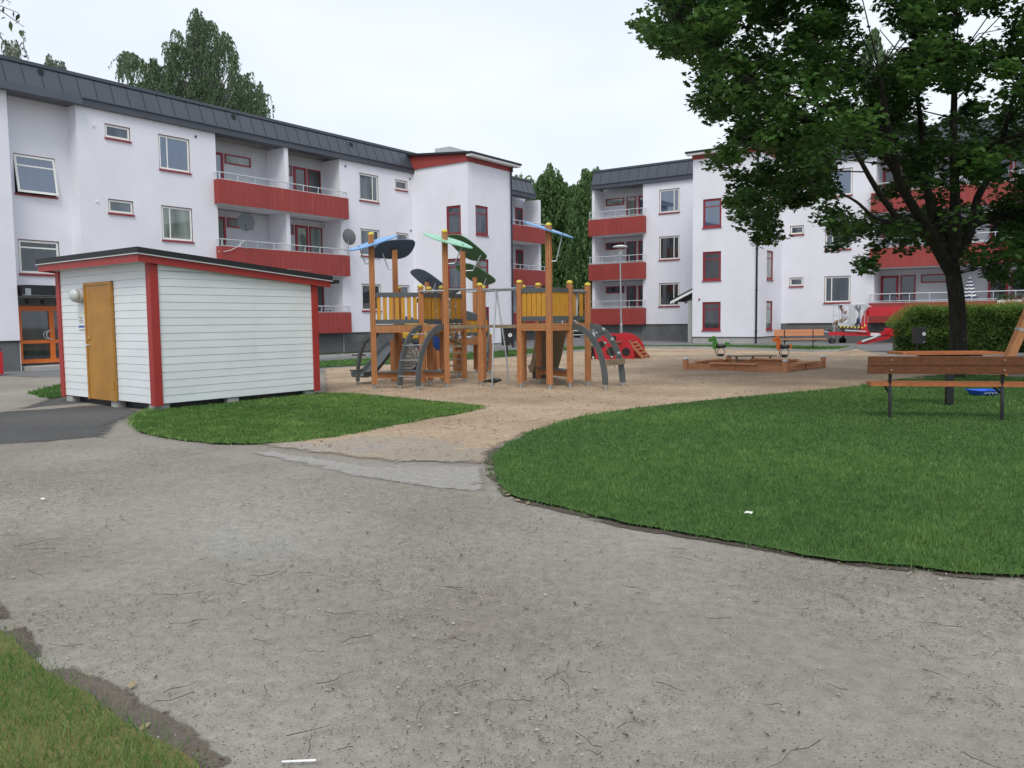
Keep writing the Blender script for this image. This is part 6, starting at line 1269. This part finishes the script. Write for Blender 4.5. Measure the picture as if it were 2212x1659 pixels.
# parked car glimpsed through the frame
c = DP(1208, 700, 62); CAR = empty('parked_car', (c.x, c.y, 0), 'white parked car glimpsed under the yellow panel of the right play tower', 'car'); X = RT; Y = FW
def cpt(u, v, z): return Vector((c.x, c.y, 0)) + X * u + Y * v + U * z
pr = [(-2.1, .35), (-2.1, .75), (-1.9, .95), (-1.0, 1.02), (-.5, 1.42), (.9, 1.44), (1.5, 1.0), (2.05, .9), (2.1, .35)]
m = MB(); m.plate([cpt(u, -.85, z) for u, z in pr], Y, 1.7); cb = m.build('body', white_m, CAR)
m = MB(); m.plate([cpt(u, -.86, z) for u, z in ((-.85, 1.04), (-.45, 1.36), (.15, 1.38), (.15, 1.04))], Y, 1.72); m.build('window', g_dark, cb); m = MB(); m.plate([cpt(u, -.86, z) for u, z in ((.22, 1.04), (.22, 1.38), (.85, 1.38), (1.3, 1.04))], Y, 1.72); m.build('window', g_dark, cb)
for u in (-1.35, 1.3):
    for v in (-.88, .70): m = MB(); m.lathe(cpt(u, v, .32), [(.2, 0), (.32, .0), (.32, .18), (.2, .18)], 18, Y); wh = m.build('wheel', rubber, CAR)
# ================================================================== DEBRIS
def twig(p, L_, a, label=None):
    d = Vector((math.cos(a), math.sin(a), 0)); s = Vector((-d.y, d.x, 0)); pts = [Vector(p) + d * L_ * t + s * L_ * .07 * noise.noise(Vector((p[0] * 9, p[1] * 9, t * 3))) * 2 + U * (.006 + .012 * RNG.random()) for t in np.linspace(0, 1, 5)]
    m = MB(); m.tube(pts, [.0017, .0015, .0013, .001, .0007], 5)
    if RNG.random() < .5: m.tube([pts[2], pts[2] + d * L_ * .25 + s * L_ * .2 * RNG.choice([-1, 1]) + U * .01], [.0012, .0006], 4)
    o = m.build('twig', twigm); tag(o, label or 'thin dry twig lying on the gritty path', 'twig', 'dry twigs scattered on the path'); return o
tw_ = [(255, 1115, .28), (230, 1130, .2), (30, 1185, .28), (120, 1188, .12), (965, 1270, .12), (1000, 1272, .10), (850, 1286, .1), (1180, 1478, .13), (1215, 1475, .11), (1150, 1525, .1), (1300, 1625, .12), (1830, 1500, .07), (1780, 1608, .22), (1690, 1530, .05), (740, 1390, .12), (680, 1485, .13), (700, 1330, .16), (420, 1500, .14), (530, 1270, .2), (600, 1240, .16), (350, 1290, .16), (450, 1345, .13), (1500, 1215, .12), (1990, 1400, .1), (2080, 1360, .12), (1130, 1150, .09), (860, 1180, .1), (980, 1110, .12), (520, 1090, .14), (1010, 1390, .1), (620, 1600, .12), (900, 1560, .12), (1420, 1480, .1), (1580, 1340, .1), (1350, 1270, .1), (60, 1240, .2), (180, 1400, .12), (770, 1060, .12), (1300, 1390, .08), (1920, 1290, .1)]
for i in range(34): tw_.append((RNG.uniform(0, 2212), 1100 + 540 * RNG.random() ** 1.1 , RNG.uniform(.04, .10))) if 1 else 0
tw_ = [t for t in tw_ if not (t[0] > 1080 and t[1] < 1075 + (t[0] - 1080) * .165) and not (t[0] < 480 and t[1] > 1330 + t[0] * .75)]
for x, y, L_ in tw_: twig(G(x, y, .002), L_ * 1.25, RNG.uniform(0, 6.28))
def litter(n, poly_px, name, size, c1, c2, label, cat, elong=5, zoff=.006):
    B = np.array(W2(poly_px)); lo, hi = B.min(0), B.max(0); q = RNG.uniform(lo, hi, (n * 4, 2)); q = q[inside(q, B)]
    pn = np.array([noise.noise(Vector((x * .8, y * .8, 2))) + .5 * noise.noise(Vector((x * 2.6, y * 2.6, 7))) for x, y in q]); q = q[RNG.random(len(q)) < np.clip(.45 + 1.0 * pn, .06, 1)][:n]
    m_ = len(q); z = np.array([hgt(*p) + gdisp(*p) for p in q]) - .006 + zoff; a = RNG.uniform(0, 6.28, m_); s = size * RNG.gamma(2.2, .42, m_); d = np.c_[np.cos(a), np.sin(a), RNG.normal(0, .12, m_)] * s[:, None]; e = np.c_[-np.sin(a), np.cos(a), np.zeros(m_)] * (s / elong * RNG.uniform(.5, 2, m_))[:, None]
    c = np.c_[q, z]; h = np.array([0, 0, 1]) * (s[:, None] / elong * .5)
    V = np.stack([c - d, c - e, c + d, c + e, c + h * 1.4], 1).reshape(-1, 3); b = np.arange(m_)[:, None] * 5; F_ = np.concatenate([b + np.array(f) for f in ((0, 1, 4), (1, 2, 4), (2, 3, 4), (3, 0, 4))])
    at = np.repeat(RNG.random(m_), 5); tag(npmesh(name, V, F_, leafmat(name, c1, c2, 0, .9), attr=at), label, cat, kind='stuff')
FORE = [(-100, 960), (300, 960), (700, 1010), (1080, 1075), (1500, 1170), (2300, 1260), (2400, 1700), (480, 1700), (250, 1540), (0, 1340), (-200, 1250)]
litter(42000, FORE, 'debris', .0046, (.045, .032, .022), (.16, .115, .08), 'dark plant debris strewn over the gritty path', 'debris')
litter(16000, FORE, 'gravel', .0026, (.16, .14, .12), (.42, .38, .33), 'small pale stones and grit on the path', 'gravel', 1.3)
litter(9000, [(560, 960), (1060, 1000), (1150, 930), (1500, 872), (1850, 835), (1380, 800), (1200, 775), (1000, 785), (700, 800), (690, 850), (1050, 878)], 'sand_debris', .012, (.15, .09, .05), (.30, .19, .11), 'dark bark specks on the sand', 'debris', 3, .028)
for x, y, s_, lb_, ct in ((92, 1079, .022, 'small white paper scrap on the path at the left', 'litter'), (1617, 1125, .028, 'small white crumpled paper on the big lawn', 'litter'), (645, 1645, .05, 'pale bleached stick at the bottom edge of the path', 'twig'), (1080, 906, .012, 'tiny white scrap on the sand strip by the lawn tip', 'litter')):
    p = G(x, y, .01 if ct == 'litter' else .006); m = MB()
    if x == 645: m.tube([p - RT * .05, p + RT * .05 + FW * .006], [.003, .004], 6)
    else:
        z_ = .05 if x == 1617 else .004; q = [p + RT * s_ * a_ + FW * s_ * b_ + U * (z_ + c_ * s_) for a_, b_, c_ in ((-1, .1, 0), (-.3, -.7, .25), (.5, -.6, 0), (1, 0, .3), (.6, .7, .1), (-.5, .6, .35), (0, 0, .45))]; m.add([Vector(v) for v in q], [(0, 1, 6), (1, 2, 6), (2, 3, 6), (3, 4, 6), (4, 5, 6), (5, 0, 6)])
    tag(m.build('bleached_stick' if x == 645 else 'paper_scrap', white_m), lb_, ct)
for x, y in ((1090, 1062), (1098, 1068), (1120, 1080), (1140, 1086), (1105, 1075), (300, 958), (500, 962), (560, 962), (285, 1478), (310, 1570)):
    p = G(x, y, .006); a = RNG.uniform(0, 6.28); d = Vector((math.cos(a), math.sin(a), .2)) * .022; e = Vector((-math.sin(a), math.cos(a), .1)) * .013
    m = MB(); m.add([p - d, p - d * .4 - e, p + d * .4 - e * .9, p + d * 1.2, p + d * .3 + e, p - d * .5 + e * .8, p + U * .008], [(i_, (i_ + 1) % 6, 6) for i_ in range(6)]); tag(m.build('fallen_leaf', mat('dry_leaf', (.30, .24, .14), .8, .2, 20)), 'dry pale leaf lying on a lawn edge', 'leaf', 'dry leaves along the lawn edges')
